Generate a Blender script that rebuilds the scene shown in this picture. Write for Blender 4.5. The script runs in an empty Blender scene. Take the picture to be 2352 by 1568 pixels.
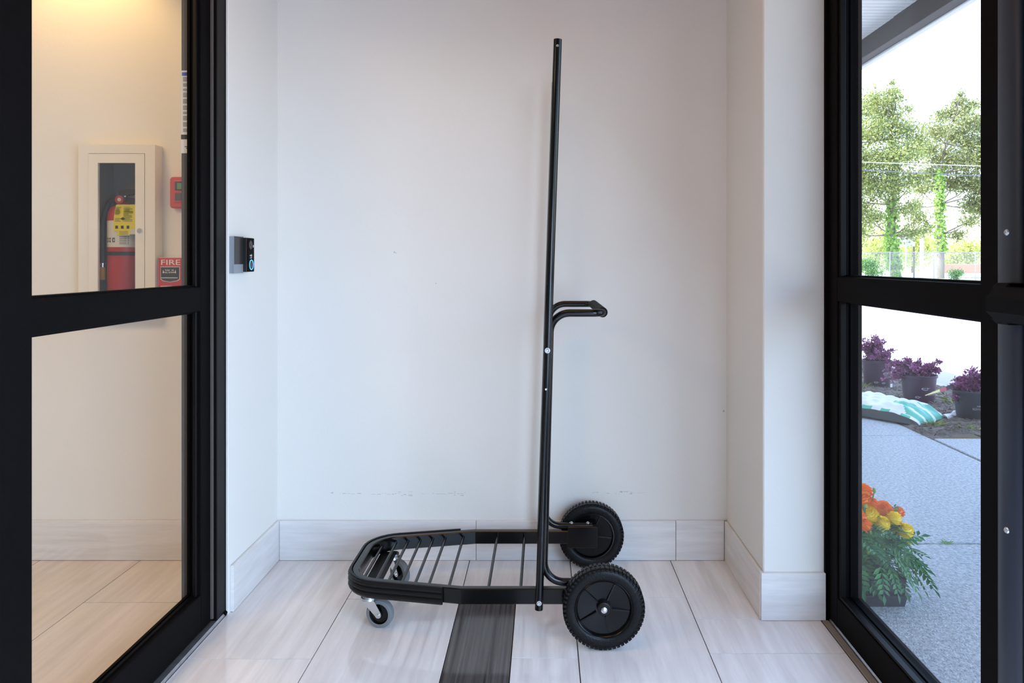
import bpy, bmesh, math, random
from mathutils import Vector, Matrix
R = math.radians
random.seed(7)
sc = bpy.context.scene
COL = sc.collection

# ------------------------------------------------------------------ camera
F, CX, CY, H = 1700.0, 1250.0, 600.0, 1.2      # focal length and optical axis in photo pixels, eye height
cam = bpy.data.cameras.new('camera'); camo = bpy.data.objects.new('camera', cam); COL.objects.link(camo)
cam.sensor_width = 36; cam.lens = 36 * F / 2352
cam.shift_x = (1176 - CX) / 2352; cam.shift_y = -(784 - CY) / 2352
cam.clip_start = .02; cam.clip_end = 500
camo.location = (0, 0, H); camo.rotation_euler = (R(90), 0, 0)
sc.camera = camo
def P(px, py, y):                              # photo pixel at depth y -> world point
    return Vector(((px - CX) * y / F, y, H - (py - CY) * y / F))

# ------------------------------------------------------------------ world, sun, lights
sc.view_settings.view_transform = 'Standard'; sc.view_settings.look = 'None'
sc.view_settings.exposure = 0.20; sc.view_settings.gamma = 1; sc.view_settings.use_curve_mapping = False
w = bpy.data.worlds.new('world'); sc.world = w; w.use_nodes = True
nt = w.node_tree; nt.nodes.clear()
sky = nt.nodes.new('ShaderNodeTexSky'); sky.sky_type = 'NISHITA'; sky.sun_disc = False
sky.sun_elevation = R(58); sky.sun_rotation = R(-80); sky.dust_density = 2.0; sky.air_density = 1.0
bg = nt.nodes.new('ShaderNodeBackground'); bg.inputs['Strength'].default_value = 1.0
out = nt.nodes.new('ShaderNodeOutputWorld')
nt.links.new(sky.outputs[0], bg.inputs[0]); nt.links.new(bg.outputs[0], out.inputs[0])
def lamp(name, kind, loc, rot, energy, color, **kw):
    l = bpy.data.lights.new(name, kind); l.energy = energy; l.color = color
    for k, v in kw.items(): setattr(l, k, v)
    o = bpy.data.objects.new(name, l); COL.objects.link(o); o.location = loc; o.rotation_euler = rot
    return o
lamp('sun', 'SUN', (0, 0, 20), (0, R(-30), R(6)), 13, (.95, .97, 1.0), angle=R(.6))
# added blue fill lamp at the unseen side glazing, on top of the sky
p = lamp('glazing_fill_lamp', 'AREA', (1.02, -.45, .86), (0, R(52), 0), 150, (.52, .72, 1.0), shape='RECTANGLE', size=1.55, size_y=3.4)
p2 = lamp('sky_portal', 'AREA', (1.06, 1.0, 1.1), (0, R(90), 0), 1, (1, 1, 1), shape='RECTANGLE', size=2.1, size_y=2.8)
p2.data.cycles.is_portal = True
lamp('vestibule_fill_lamp', 'AREA', (-.2, 1.75, 2.66), (0, 0, 0), 7, (1, .50, .18), shape='RECTANGLE', size=1.2, size_y=.6)  # added warm lamp without a fixture, tints the upper walls
lamp('hall_ceiling_light', 'AREA', (-2.3, .6, 2.66), (0, 0, 0), 44, (1, .70, .42), shape='RECTANGLE', size=1.2, size_y=1.2)
lamp('hall_downlight', 'SPOT', (-1.83, 2.72, 2.64), (R(10), 0, 0), 24, (1, .60, .20), spot_size=R(100), spot_blend=.6, shadow_soft_size=.05)

# ------------------------------------------------------------------ materials
MATS = {}
def mat(name, color, rough=.5, metal=0, spec=.5, noise=None, bump=None, coat=0, emit=None, sss=None):
    """noise=(scale vec3, colour2, contrast); bump=(scale, strength)"""
    m = bpy.data.materials.new(name); m.use_nodes = True; t = m.node_tree
    b = t.nodes['Principled BSDF']
    b.inputs['Base Color'].default_value = (*color, 1); b.inputs['Roughness'].default_value = rough
    b.inputs['Metallic'].default_value = metal; b.inputs['Specular IOR Level'].default_value = spec
    b.inputs['Coat Weight'].default_value = coat
    if emit:
        b.inputs['Emission Color'].default_value = (*emit[0], 1); b.inputs['Emission Strength'].default_value = emit[1]
    if noise or bump: tc = t.nodes.new('ShaderNodeTexCoord')
    if noise:
        mp = t.nodes.new('ShaderNodeMapping'); mp.inputs['Scale'].default_value = noise[0]
        oi = t.nodes.new('ShaderNodeObjectInfo'); ad = t.nodes.new('ShaderNodeVectorMath'); ad.operation = 'ADD'
        mu = t.nodes.new('ShaderNodeMath'); mu.operation = 'MULTIPLY'; mu.inputs[1].default_value = 37.0
        t.links.new(oi.outputs['Random'], mu.inputs[0])
        t.links.new(tc.outputs['Object'], mp.inputs[0]); t.links.new(mp.outputs[0], ad.inputs[0]); t.links.new(mu.outputs[0], ad.inputs[1])
        n = t.nodes.new('ShaderNodeTexNoise'); n.inputs['Scale'].default_value = 1; n.inputs['Detail'].default_value = 8; n.inputs['Roughness'].default_value = .65
        t.links.new(ad.outputs[0], n.inputs['Vector'])
        r = t.nodes.new('ShaderNodeValToRGB'); c = noise[2]
        r.color_ramp.elements[0].position = .5 - c; r.color_ramp.elements[1].position = .5 + c
        r.color_ramp.elements[0].color = (*color, 1); r.color_ramp.elements[1].color = (*noise[1], 1)
        t.links.new(n.outputs[0], r.inputs[0]); t.links.new(r.outputs[0], b.inputs['Base Color'])
    if bump:
        n2 = t.nodes.new('ShaderNodeTexNoise'); n2.inputs['Scale'].default_value = bump[0]; n2.inputs['Detail'].default_value = 5
        bp = t.nodes.new('ShaderNodeBump'); bp.inputs['Strength'].default_value = bump[1]; bp.inputs['Distance'].default_value = .01
        t.links.new(tc.outputs['Object'], n2.inputs['Vector']); t.links.new(n2.outputs[0], bp.inputs['Height']); t.links.new(bp.outputs[0], b.inputs['Normal'])
    MATS[name] = m; return m
def glass(name, tint, refl=1.0):
    m = bpy.data.materials.new(name); m.use_nodes = True; t = m.node_tree; t.nodes.clear()
    o = t.nodes.new('ShaderNodeOutputMaterial'); mx = t.nodes.new('ShaderNodeMixShader')
    tr = t.nodes.new('ShaderNodeBsdfTransparent'); tr.inputs[0].default_value = (*tint, 1)
    gl = t.nodes.new('ShaderNodeBsdfGlossy'); gl.inputs['Roughness'].default_value = 0.0
    lw = t.nodes.new('ShaderNodeLayerWeight'); lw.inputs['Blend'].default_value = .5
    pw = t.nodes.new('ShaderNodeMath'); pw.operation = 'POWER'; pw.inputs[1].default_value = 5
    ma = t.nodes.new('ShaderNodeMath'); ma.operation = 'MULTIPLY_ADD'; ma.inputs[1].default_value = .9 * refl; ma.inputs[2].default_value = .03 * refl
    t.links.new(lw.outputs['Facing'], pw.inputs[0]); t.links.new(pw.outputs[0], ma.inputs[0]); t.links.new(ma.outputs[0], mx.inputs[0])
    t.links.new(tr.outputs[0], mx.inputs[1]); t.links.new(gl.outputs[0], mx.inputs[2]); t.links.new(mx.outputs[0], o.inputs[0])
    MATS[name] = m; return m
def leafmat(name, c1, c2, trans=.35):
    m = bpy.data.materials.new(name); m.use_nodes = True; t = m.node_tree; b = t.nodes['Principled BSDF']
    g = t.nodes.new('ShaderNodeNewGeometry'); r = t.nodes.new('ShaderNodeValToRGB')
    r.color_ramp.elements[0].color = (*c1, 1); r.color_ramp.elements[1].color = (*c2, 1)
    t.links.new(g.outputs['Random Per Island'], r.inputs[0]); t.links.new(r.outputs[0], b.inputs['Base Color'])
    b.inputs['Roughness'].default_value = .5
    tl = t.nodes.new('ShaderNodeBsdfTranslucent'); t.links.new(r.outputs[0], tl.inputs[0])
    mx = t.nodes.new('ShaderNodeMixShader'); mx.inputs[0].default_value = trans
    o = t.nodes['Material Output']; t.links.new(b.outputs[0], mx.inputs[1]); t.links.new(tl.outputs[0], mx.inputs[2]); t.links.new(mx.outputs[0], o.inputs[0])
    MATS[name] = m; return m

M = MATS
mat('wall_paint', (.80, .78, .74), .75, bump=(90, .05))
mat('wall_mark', (.46, .46, .47), .8)
mat('ceiling_darkened', (.20, .175, .15), .9)  # unseen ceiling, darkened to cut bounce light on the upper walls
mat('tile', (.70, .66, .65), .07, noise=((26, 1.8, 8), (.87, .84, .83), .17), spec=.5)
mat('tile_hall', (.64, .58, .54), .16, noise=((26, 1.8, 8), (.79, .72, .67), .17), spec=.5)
mat('tile_dark', (.036, .031, .03), .12, noise=((120, 1.6, 8), (.13, .118, .115), .2))
mat('skirting_tile', (.66, .63, .61), .2, noise=((3, 3, 34), (.86, .84, .83), .26))
mat('grout', (.10, .08, .07), .9, spec=.1)
mat('black_metal', (.004, .0036, .0038), .5, spec=.02, noise=((60, 60, 60), (.006, .0052, .0055), .3))
mat('brown_metal', (.005, .004, .0037), .4, spec=.12)
mat('cover_sky_tint', (.014, .020, .036), .4, spec=.5)  # blue of the reflected sky is put into the base colour
mat('jamb_grey', (.07, .07, .075), .5)
mat('gasket', (.002, .002, .0025), .5, spec=.05)
mat('weatherstrip', (.10, .085, .075), .9)
mat('aluminium', (.55, .56, .58), .4, metal=.9, noise=((8, 30, 20), (.30, .30, .32), .3))
mat('worn_wood', (.16, .12, .09), .8, noise=((20, 5, 9), (.30, .25, .20), .3))
glass('door_glass', (.97, .98, .98), .7); glass('cabinet_glass', (.97, .98, .97), .6)
mat('cart_black', (.002, .002, .0024), .2, spec=.4)
mat('cart_matte', (.006, .0055, .0055), .45, spec=.25, noise=((30, 30, 160), (.010, .009, .009), .2))
mat('rubber', (.004, .004, .0045), .38, spec=.22, bump=(160, .15))
mat('grip_foam', (.005, .005, .005), .7, spec=.2)
mat('hub_plastic', (.0025, .0025, .003), .22, spec=.3)
mat('zinc', (.72, .74, .77), .27, metal=1)
mat('caster_grey', (.17, .18, .19), .55)
mat('cream_enamel', (.80, .76, .68), .4)
mat('cabinet_inside', (.30, .30, .29), .6)
mat('red_enamel', (.55, .025, .03), .3)
mat('red_plastic', (.55, .05, .035), .4)
mat('black_plastic', (.012, .012, .013), .35)
mat('dark_print', (.03, .03, .035), .6)
mat('white_print', (.82, .82, .80), .6)
mat('paper', (.80, .79, .77), .8)
mat('blue_print', (.08, .12, .5), .7)
mat('yellow_tag', (.95, .80, .02), .6)
mat('orange_plastic', (.95, .52, .05), .5)
mat('lcd_green', (.12, .25, .09), .3)
mat('grey_plastic', (.27, .30, .33), .45)
mat('screen_glass', (.025, .024, .022), .25, spec=.25)
mat('copper', (.45, .2, .12), .35, metal=1)
mat('led_blue', (.05, .35, .9), .4, emit=((.1, .5, 1), 1.2))
mat('concrete', (.28, .285, .295), .85, noise=((70, 70, 70), (.58, .585, .60), .15), bump=(160, .8))
mat('joint_dark', (.08, .075, .07), .95)
mat('asphalt', (.20, .205, .22), .9, bump=(80, .4))
mat('lot', (.28, .285, .295), .9)
mat('line_white', (.8, .8, .8), .8)
mat('mulch', (.10, .075, .06), .95, noise=((30, 30, 30), (.22, .18, .15), .25), bump=(60, 1))
mat('mulch_chip', (.13, .095, .075), .9)
mat('soffit', (.85, .81, .78), .6)
mat('beam_dark', (.035, .033, .032), .6)
mat('gutter_white', (.75, .74, .73), .5)
mat('pot_purple', (.055, .022, .045), .45)
mat('pot_black', (.02, .018, .026), .5)
mat('pot_print', (.55, .52, .55), .6)
mat('soil', (.04, .03, .025), .95)
mat('tray_black', (.02, .022, .026), .4)
mat('bag_white', (.72, .72, .74), .35, bump=(14, .8))
mat('bag_green', (.10, .42, .30), .35)
mat('bag_black', (.02, .02, .022), .35)
mat('tag_yellow', (.8, .7, .3), .5); mat('tag_red', (.5, .1, .12), .5)
leafmat('purple_leaf', (.12, .03, .08), (.44, .13, .29))
leafmat('marigold_leaf', (.02, .13, .045), (.08, .28, .08), .25)
leafmat('orange_petal', (.85, .17, .01), (.95, .27, .015), .2)
leafmat('yellow_petal', (.92, .60, .01), (.97, .78, .03), .2)
leafmat('bud_green', (.20, .32, .05), (.35, .45, .08), .2)
leafmat('pine_leaf', (.11, .15, .06), (.42, .44, .18))
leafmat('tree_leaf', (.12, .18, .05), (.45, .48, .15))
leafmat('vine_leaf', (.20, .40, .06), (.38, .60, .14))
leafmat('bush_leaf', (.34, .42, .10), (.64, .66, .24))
leafmat('shrub_leaf', (.05, .16, .05), (.16, .32, .09))
leafmat('grass_blade', (.18, .26, .06), (.45, .45, .18))
mat('bark', (.13, .105, .09), .95, noise=((3, 3, .8), (.27, .23, .20), .3))
mat('galvanised', (.42, .42, .43), .6, metal=.3)
mat('sign_grey', (.55, .56, .57), .6)
mat('post_dark', (.10, .09, .08), .8)
mat('white_paint', (.85, .85, .85), .6)
mat('red_earth', (.46, .24, .17), .95)
mat('verge', (.36, .38, .20), .95)
mat('cable', (.10, .11, .13), .6)
mat('cable_light', (.6, .6, .6), .6)

# ------------------------------------------------------------------ helpers
def wloc(o):
    v = Vector((0, 0, 0))
    while o: v += o.location; o = o.parent
    return v
def meta(o, label=None, cat=None, group=None, kind=None):
    if label: o['label'] = label
    if cat: o['category'] = cat
    if group: o['group'] = group
    if kind: o['kind'] = kind
    return o
def obj(name, bm, m, parent=None, smooth=False, label=None, cat=None, group=None, kind=None, world=True):
    """bm holds world coordinates; the mesh is stored relative to its parent"""
    if parent is not None and world: bmesh.ops.translate(bm, verts=bm.verts, vec=-wloc(parent))
    bmesh.ops.recalc_face_normals(bm, faces=bm.faces) if len(bm.faces) < 60000 and not getattr(obj, 'raw', False) else None
    me = bpy.data.meshes.new(name); bm.to_mesh(me); bm.free()
    for mm in (m if isinstance(m, (list, tuple)) else [m]): me.materials.append(M[mm])
    if smooth:
        for p in me.polygons: p.use_smooth = True
        try: me.set_sharp_from_angle(angle=R(40))
        except Exception: pass
    o = bpy.data.objects.new(name, me); COL.objects.link(o)
    if parent is not None: o.parent = parent
    return meta(o, label, cat, group, kind)
def thing(name, label, cat, loc=(0, 0, 0), group=None, kind=None, rotz=0):
    o = bpy.data.objects.new(name, None); COL.objects.link(o); o.location = loc; o.empty_display_size = .05
    o.rotation_euler = (0, 0, rotz)
    return meta(o, label, cat, group, kind)
def copy_tree(o, parent=None):
    c = o.copy(); COL.objects.link(c); c.parent = parent
    for ch in list(o.children): copy_tree(ch, c)
    return c
def B(): return bmesh.new()
def box(x0, x1, y0, y1, z0, z1, bev=0, bm=None, seg=1):
    bm = bm or B()
    g = bmesh.ops.create_cube(bm, size=1)
    for v in g['verts']: v.co = Vector(((x0 + x1) / 2 + v.co.x * (x1 - x0), (y0 + y1) / 2 + v.co.y * (y1 - y0), (z0 + z1) / 2 + v.co.z * (z1 - z0)))
    if bev:
        es = list({e for v in g['verts'] for e in v.link_edges})
        bmesh.ops.bevel(bm, geom=es, offset=bev, segments=seg, affect='EDGES', profile=.6)
    return bm
def frame_of(d):
    d = d.normalized(); a = Vector((0, 0, 1)) if abs(d.z) < .9 else Vector((1, 0, 0))
    u = d.cross(a).normalized(); return u, d.cross(u).normalized()
def tube(pts, r, seg=12, bm=None, caps=True):
    bm = bm or B(); pts = [Vector(p) for p in pts]; n = len(pts); rings = []
    rr = r if isinstance(r, (list, tuple)) else [r] * n
    u = None
    for i, p in enumerate(pts):
        d = (pts[min(i + 1, n - 1)] - pts[max(i - 1, 0)]).normalized()
        if u is None: u, v = frame_of(d)
        else:
            u = (u - d * u.dot(d)).normalized(); v = d.cross(u)
        rings.append([bm.verts.new(p + (u * math.cos(2 * math.pi * k / seg) + v * math.sin(2 * math.pi * k / seg)) * rr[i]) for k in range(seg)])
    for a, b in zip(rings, rings[1:]):
        for k in range(seg): bm.faces.new((a[k], a[(k + 1) % seg], b[(k + 1) % seg], b[k]))
    if caps: bm.faces.new(rings[0][::-1]); bm.faces.new(rings[-1])
    return bm
def lathe(prof, c, axis, seg=32, bm=None):
    """prof: list of (radius, height along axis)"""
    bm = bm or B(); c = Vector(c); axis = Vector(axis).normalized(); u, v = frame_of(axis); rings = []
    for r, h in prof:
        if r < 1e-6: rings.append([bm.verts.new(c + axis * h)])
        else: rings.append([bm.verts.new(c + axis * h + (u * math.cos(2 * math.pi * k / seg) + v * math.sin(2 * math.pi * k / seg)) * r) for k in range(seg)])
    for a, b in zip(rings, rings[1:]):
        for k in range(seg):
            if len(a) == 1 and len(b) == 1: continue
            if len(a) == 1: bm.faces.new((a[0], b[(k + 1) % seg], b[k]))
            elif len(b) == 1: bm.faces.new((a[k], a[(k + 1) % seg], b[0]))
            else: bm.faces.new((a[k], a[(k + 1) % seg], b[(k + 1) % seg], b[k]))
    return bm
def fillet(pts, r, n=8):
    pts = [Vector(p) for p in pts]; rr = r if isinstance(r, (list, tuple)) else [r] * len(pts); o = [pts[0]]
    for i in range(1, len(pts) - 1):
        a, b, c = pts[i - 1], pts[i], pts[i + 1]; d1 = (a - b).normalized(); d2 = (c - b).normalized()
        ang = d1.angle(d2); t = min(rr[i] / math.tan(ang / 2), (a - b).length * .95, (c - b).length * .95); rad = t * math.tan(ang / 2)
        if ang > R(178) or rad < 1e-5: o.append(b); continue
        cen = b + (d1 + d2).normalized() * (rad / math.sin(ang / 2)); s = b + d1 * t - cen; e = b + d2 * t - cen
        tot = s.angle(e)
        for k in range(n + 1):
            f = k / n; o.append(cen + (s * math.sin((1 - f) * tot) + e * math.sin(f * tot)) / math.sin(tot))
    o.append(pts[-1]); return o
def prism(poly, z0, z1, bm=None, f=lambda a, b, c: Vector((a, b, c))):
    """poly of (a,b), extruded from z0 to z1 through mapping f"""
    bm = bm or B(); lo = [bm.verts.new(f(a, b, z0)) for a, b in poly]; hi = [bm.verts.new(f(a, b, z1)) for a, b in poly]; n = len(poly)
    bm.faces.new(lo[::-1]); bm.faces.new(hi)
    for i in range(n): bm.faces.new((lo[i], lo[(i + 1) % n], hi[(i + 1) % n], hi[i]))
    return bm
def rrect(x0, x1, y0, y1, r, n=4):
    o = []
    for cx, cy, a in ((x1 - r, y1 - r, 0), (x0 + r, y1 - r, 90), (x0 + r, y0 + r, 180), (x1 - r, y0 + r, 270)):
        o += [(cx + r * math.cos(R(a + 90 * k / n)), cy + r * math.sin(R(a + 90 * k / n))) for k in range(n + 1)]
    return o
def quads(pts4, bm):
    bm.faces.new([bm.verts.new(p) for p in pts4])
def text(name, s, size, m, origin, xdir, updir, parent, depth=.0004, width=None, align='CENTER'):
    c = bpy.data.curves.new(name, 'FONT'); c.body = s; c.size = size; c.extrude = depth; c.align_x = align; c.align_y = 'CENTER'; c.resolution_u = 3
    t = bpy.data.objects.new('tmp', c); COL.objects.link(t); bpy.context.view_layer.update()
    me = bpy.data.meshes.new_from_object(t.evaluated_get(bpy.context.evaluated_depsgraph_get())); bpy.data.objects.remove(t); bpy.data.curves.remove(c)
    X = Vector(xdir).normalized(); U = Vector(updir).normalized(); Nn = X.cross(U)
    if width and len(me.vertices):
        xs = [v.co.x for v in me.vertices]; k = width / (max(xs) - min(xs)); me.transform(Matrix.Diagonal((k, 1, 1, 1)))
    mt = Matrix((X, U, Nn)).transposed().to_4x4(); mt.translation = Vector(origin) - wloc(parent); me.transform(mt)
    me.name = name; me.materials.clear(); me.materials.append(M[m]); o = bpy.data.objects.new(name, me); COL.objects.link(o); o.parent = parent
    return o
def leafmesh(spots, bm=None):
    """spots: (point, direction, normal-ish, length, width): diamond leaves folded along the midrib"""
    bm = bm or B()
    for p, d, nrm, L, W in spots:
        d = d.normalized(); s = d.cross(nrm)
        if s.length < 1e-4: s = d.cross(Vector((.3, .5, .8)))
        s.normalize(); nn = s.cross(d)
        a = bm.verts.new(p); b = bm.verts.new(p + d * L * .5 + s * W / 2 + nn * W * .2); c = bm.verts.new(p + d * L); e = bm.verts.new(p + d * L * .5 - s * W / 2 + nn * W * .2)
        bm.faces.new((a, b, c)); bm.faces.new((a, c, e))
    return bm
def rdir(zmin=-1):
    while True:
        v = Vector((random.uniform(-1, 1), random.uniform(-1, 1), random.uniform(zmin, 1)))
        if .05 < v.length < 1: return v.normalized()
# ================================================================== STRUCTURE
YB, XL, XR, YR = 2.982, -1.075, .735, 2.485
XDL, XDR = -1.10, .95
floor = obj('floor', box(-4.5, .955, -2.5, 3.1, -.1, -.007), 'grout', label='glossy pale stone tile floor of the vestibule and hall', kind='structure')
tcache = {}
def tile(x0, x1, y0, y1, m, g=.0016):
    w_, l_ = round(x1 - x0, 4), round(y1 - y0, 4); k = (w_, l_, m)
    if k not in tcache:
        bm = box(-w_ / 2 + g, w_ / 2 - g, -l_ / 2 + g, l_ / 2 - g, -.012, 0)
        me = bpy.data.meshes.new('floor_tile'); bm.to_mesh(me); bm.free(); me.materials.append(M[m]); tcache[k] = me
    o = bpy.data.objects.new('floor_tile', tcache[k]); COL.objects.link(o); o.parent = floor; o.location = ((x0 + x1) / 2, (y0 + y1) / 2, 0)
    return o
def tile_col(x0, x1, ys, ymin, ymax, m):
    y = ys - .8 * 6
    while y < ymax:
        a, b = max(y, ymin), min(y + .8, ymax)
        if b - a > .02: tile(x0, x1, a, b, m)
        y += .8
TW = .4026; J0 = -.299
tile_col(XL - .005, J0 - TW, 2.236, -1.6, YB, 'tile')
tile_col(J0 - TW, J0, 2.63, -1.6, YB, 'tile')
# column holding the dark border strip
tile(J0, J0 + TW, 2.64, YB, 'tile')
tile_col(J0 + .199, J0 + TW, 2.64, -1.6, 2.239, 'tile'); tile(J0 + .199, J0 + TW, 2.239, 2.64, 'tile')
for a in (1.84, 1.04, .24, -.56, -1.36): 
    o = tile(J0, J0 + .199, a, a + .8, 'tile_dark'); o.name = 'border_tile'
tile_col(J0 + TW, J0 + 2 * TW, 2.645, -1.6, YB, 'tile')
tile_col(J0 + 2 * TW, .925, 2.267, -1.6, YR, 'tile'); tile(J0 + 2 * TW, XR, YR, YB, 'tile')
xh = -1.218
for k, ys in enumerate((2.605, 2.24, 2.605, 2.24, 2.605, 2.24)):
    tile_col(xh - TW * (k + 1), xh - TW * k, ys, -1.6, YB, 'tile_hall')
tile_col(xh, -1.13, 2.24, -1.6, YB, 'tile_hall')

wb = obj('wall_back', box(-4.5, 1.0, YB, YB + .12, -.05, 2.75), 'wall_paint', label='off-white painted wall behind the cart and the hall', kind='structure')
wl = obj('wall_left', box(-1.19, XL, 2.532, YB, -.05, 2.75), 'wall_paint', label='short off-white wall stub holding the doorbell', kind='structure')
wr = obj('wall_right', box(XR, 1.045, YR, YB + .12, -.05, 2.75, .004), 'wall_paint', label='off-white wall pier beside the right glass door', kind='structure')
obj('wall_outside', box(.9, 1.045, YB + .12, 9.0, -.05, 3.05), 'wall_paint', label='outer wall of the building beyond the pier', kind='structure')
obj('wall_front', box(-4.5, 1.05, -2.62, -2.5, -.05, 2.75), 'wall_paint', label='off-white wall behind the camera', kind='structure')
obj('wall_hall', box(-4.62, -4.5, -2.62, YB + .12, -.05, 2.75), 'wall_paint', label='far side wall of the hall', kind='structure')
obj('ceiling', box(-4.5, 1.05, -2.62, YB + .12, 2.7, 2.8), 'ceiling_darkened', label='dark-toned ceiling over the vestibule and hall', kind='structure')
obj('roof', box(-6, 2.72, -4, 9.3, 3.08, 3.3), 'beam_dark', label='dark flat roof reaching over the walkway', kind='structure')
# lintels over the doors
obj('wall_lintel_left', box(-1.19, XL, -2.5, 2.532, 2.42, 2.7), 'wall_paint', label='wall above the left door', kind='structure')
obj('wall_lintel_right', box(.93, 1.045, -2.5, YR, 2.36, 2.75), 'wall_paint', label='wall above the right door', kind='structure')

# scuffs on the back wall: flat rubbed marks
bm = B()
for (a, b, yy) in ((760, 1068, 1133), (1360, 1490, 1131)):
    x = a
    while x < b:
        L = random.uniform(2, 12); q = 3 if (a < 800 and (900 < x < 945 or x > 1040 or x < 768)) else (2 if 1420 < x < 1450 else 0)
        for rep in range(1 + q):
            dy = random.uniform(-1.3, 1.3) * (1 + q * .8); hgt = random.uniform(.5, 1.3)
            c = [P(x, yy + dy, YB - .0006), P(x + L, yy + dy + random.uniform(-.5, .5), YB - .0006), P(x + L, yy + dy + hgt, YB - .0006), P(x, yy + dy + hgt * .6, YB - .0006)]
            if random.random() < .55: quads(c, bm)
        x += L + random.uniform(0, 5)
for (x, yy, s) in ((904, 578, 3), (908, 580, 2), (1660, 942, 4), (1000, 650, 2)):
    quads([P(x, yy, YB - .0006), P(x + s, yy - 1, YB - .0006), P(x + s, yy + s, YB - .0006), P(x + 1, yy + s, YB - .0006)], bm)
obj('scuff_mark', bm, 'wall_mark', wb)

# skirting: each stone slab a piece
bb = obj('baseboard_back', box(-4.5, XR, YB - .009, YB, 0, .156), 'grout', label='stone tile skirting along the back wall', kind='structure')
SK = .159
def sk(par, *a): return obj('skirting_tile', box(*a, .0012), 'skirting_tile', par)
for a, b in ((-4.4, -3.6), (-3.6, -2.8), (-2.8, -2.1), (-2.1, -1.19), (XL + .012, -.2735), (-.2735, .528), (.528, XR - .012)):
    sk(bb, a + .0008, b - .0008, YB - .013, YB - .002, .001, SK)
bl = obj('baseboard_left', box(XL, XL + .008, 2.534, YB, 0, .156), 'grout', label='stone tile skirting under the doorbell', kind='structure')
sk(bl, XL + .001, XL + .012, 2.533, YB - .002, .001, SK)
br = obj('baseboard_right', box(XR - .008, XR, YR, YB, 0, .156), 'grout', label='stone tile skirting around the wall pier', kind='structure')
sk(br, XR - .012, XR - .001, YR - .003, YB - .013, .001, SK); sk(br, XR - .010, .950, YR - .014, YR - .002, .001, SK)

# ------------------------------------------------------------------ left glass door to the hall
d1 = thing('door_1', 'black framed glass door to the hall, on the left', 'door', (XDL, 2.0, 0), kind='structure')
def part(name, m, par, *a, bev=.002, **k): return obj(name, box(*a, bev), m, par, **k)
def glazed(par, side, face, gx, y0, y1, ztop, sw=.068, frame=True, rails=((.012, .13), (1.04, 1.118)), thick=.045, m='black_metal'):
    """a leaf in the plane x=face, glass at x=gx; far stile ends at y1, near stile starts at y0"""
    xs = sorted((face, face + side * thick)); 
    for a, b in ((y1 - sw, y1), (y0, y0 + sw)): part('stile', m, par, xs[0], xs[1], a, b, .012, ztop)
    for a, b in list(rails) + [(ztop - .1, ztop)]: part('rail', m, par, xs[0] + .001, xs[1] - .001, y0 + sw - .002, y1 - sw + .002, a, b)
    zs = [r for rr in rails for r in rr] + [ztop - .1]
    for a, b in ((zs[1], zs[2]), (zs[3], zs[4])):
        ya, yb = y0 + sw, y1 - sw
        part('glass_pane', 'door_glass', par, gx - .003, gx + .003, ya - .004, yb + .004, a - .004, b + .004, bev=0)
        bm = B(); t = .006
        for u0, u1 in ((gx - .012, gx - .0035), (gx + .0035, gx + .012)):
            box(u0, u1, ya, ya + t, a, b, 0, bm); box(u0, u1, yb - t, yb, a, b, 0, bm); box(u0, u1, ya + t, yb - t, a, a + t, 0, bm); box(u0, u1, ya + t, yb - t, b - t, b, 0, bm)
        obj('glazing_gasket', bm, 'gasket', par)
glazed(d1, -1, XDL, -1.130, 1.523, 2.440, 2.40, thick=.041)
# bead beside the glass on the far stile, with its thin bright lip
part('glazing_bead', 'brown_metal', d1, -1.121, -1.109, 2.358, 2.372, .13, 1.04)
part('glazing_bead', 'brown_metal', d1, -1.121, -1.109, 2.358, 2.372, 1.118, 2.3)
part('weatherstrip', 'weatherstrip', d1, -1.104, -1.093, 2.441, 2.448, .02, 2.40, bev=.001)
part('door_jamb', 'brown_metal', d1, -1.185, -1.083, 2.449, 2.531, 0, 2.42)
part('door_jamb', 'jamb_grey', d1, -1.177, -1.142, 2.40, 2.448, 0, 2.42)
part('door_jamb', 'black_metal', d1, -1.185, -1.078, 1.435, 1.519, 0, 2.42)
part('door_jamb', 'black_metal', d1, -1.185, -1.083, 1.519, 2.449, 2.405, 2.44)
part('threshold', 'aluminium', d1, -1.150, -1.079, 1.44, 2.515, -.002, .011, bev=.004)
obj('caulk_bead', box(-1.083, -1.0735, 2.515, 2.535, 0, 2.42, .002), 'wall_paint', d1)
obj('broken_corner', box(-1.092, -1.076, 2.498, 2.532, .001, .014, .004), 'gasket', d1)
# paper notice on the dark jamb behind the glass
nx0, nx1, ny = -1.1765, -1.143, 2.3985
z1n, z0n = P(0, 164, 2.41).z, P(0, 353, 2.41).z
no = thing('paper_notice', 'printed paper notice with blue header taped behind the left door glass', 'notice', (nx0, ny, z0n))
obj('sheet', box(nx0, nx1, ny - .0006, ny + .0012, z0n, z1n), 'paper', no)
obj('header', box(nx0 + .003, nx1, ny - .0012, ny - .0005, z1n - .017, z1n - .006), 'blue_print', no)
obj('dark_band', box(nx0, nx1, ny - .0012, ny - .0005, z0n + .045, z0n + .060), 'dark_print', no)
bm = B(); z = z1n - .022
while z > z0n + .07:
    for k in range(random.choice((2, 3, 4))):
        if z < z0n + .068: break
        L = random.uniform(.018, .026); box(nx0 + .006, nx0 + .006 + L, ny - .001, ny - .0005, z - .0016, z, 0, bm); z -= .0038
    z -= .0055
box(nx0 + .012, nx1 - .006, ny - .001, ny - .0005, z0n + .020, z0n + .0225, 0, bm); box(nx0 + .016, nx1 - .006, ny - .001, ny - .0005, z0n + .015, z0n + .0175, 0, bm)
obj('text_line', bm, 'dark_print', no, kind='stuff')

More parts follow.
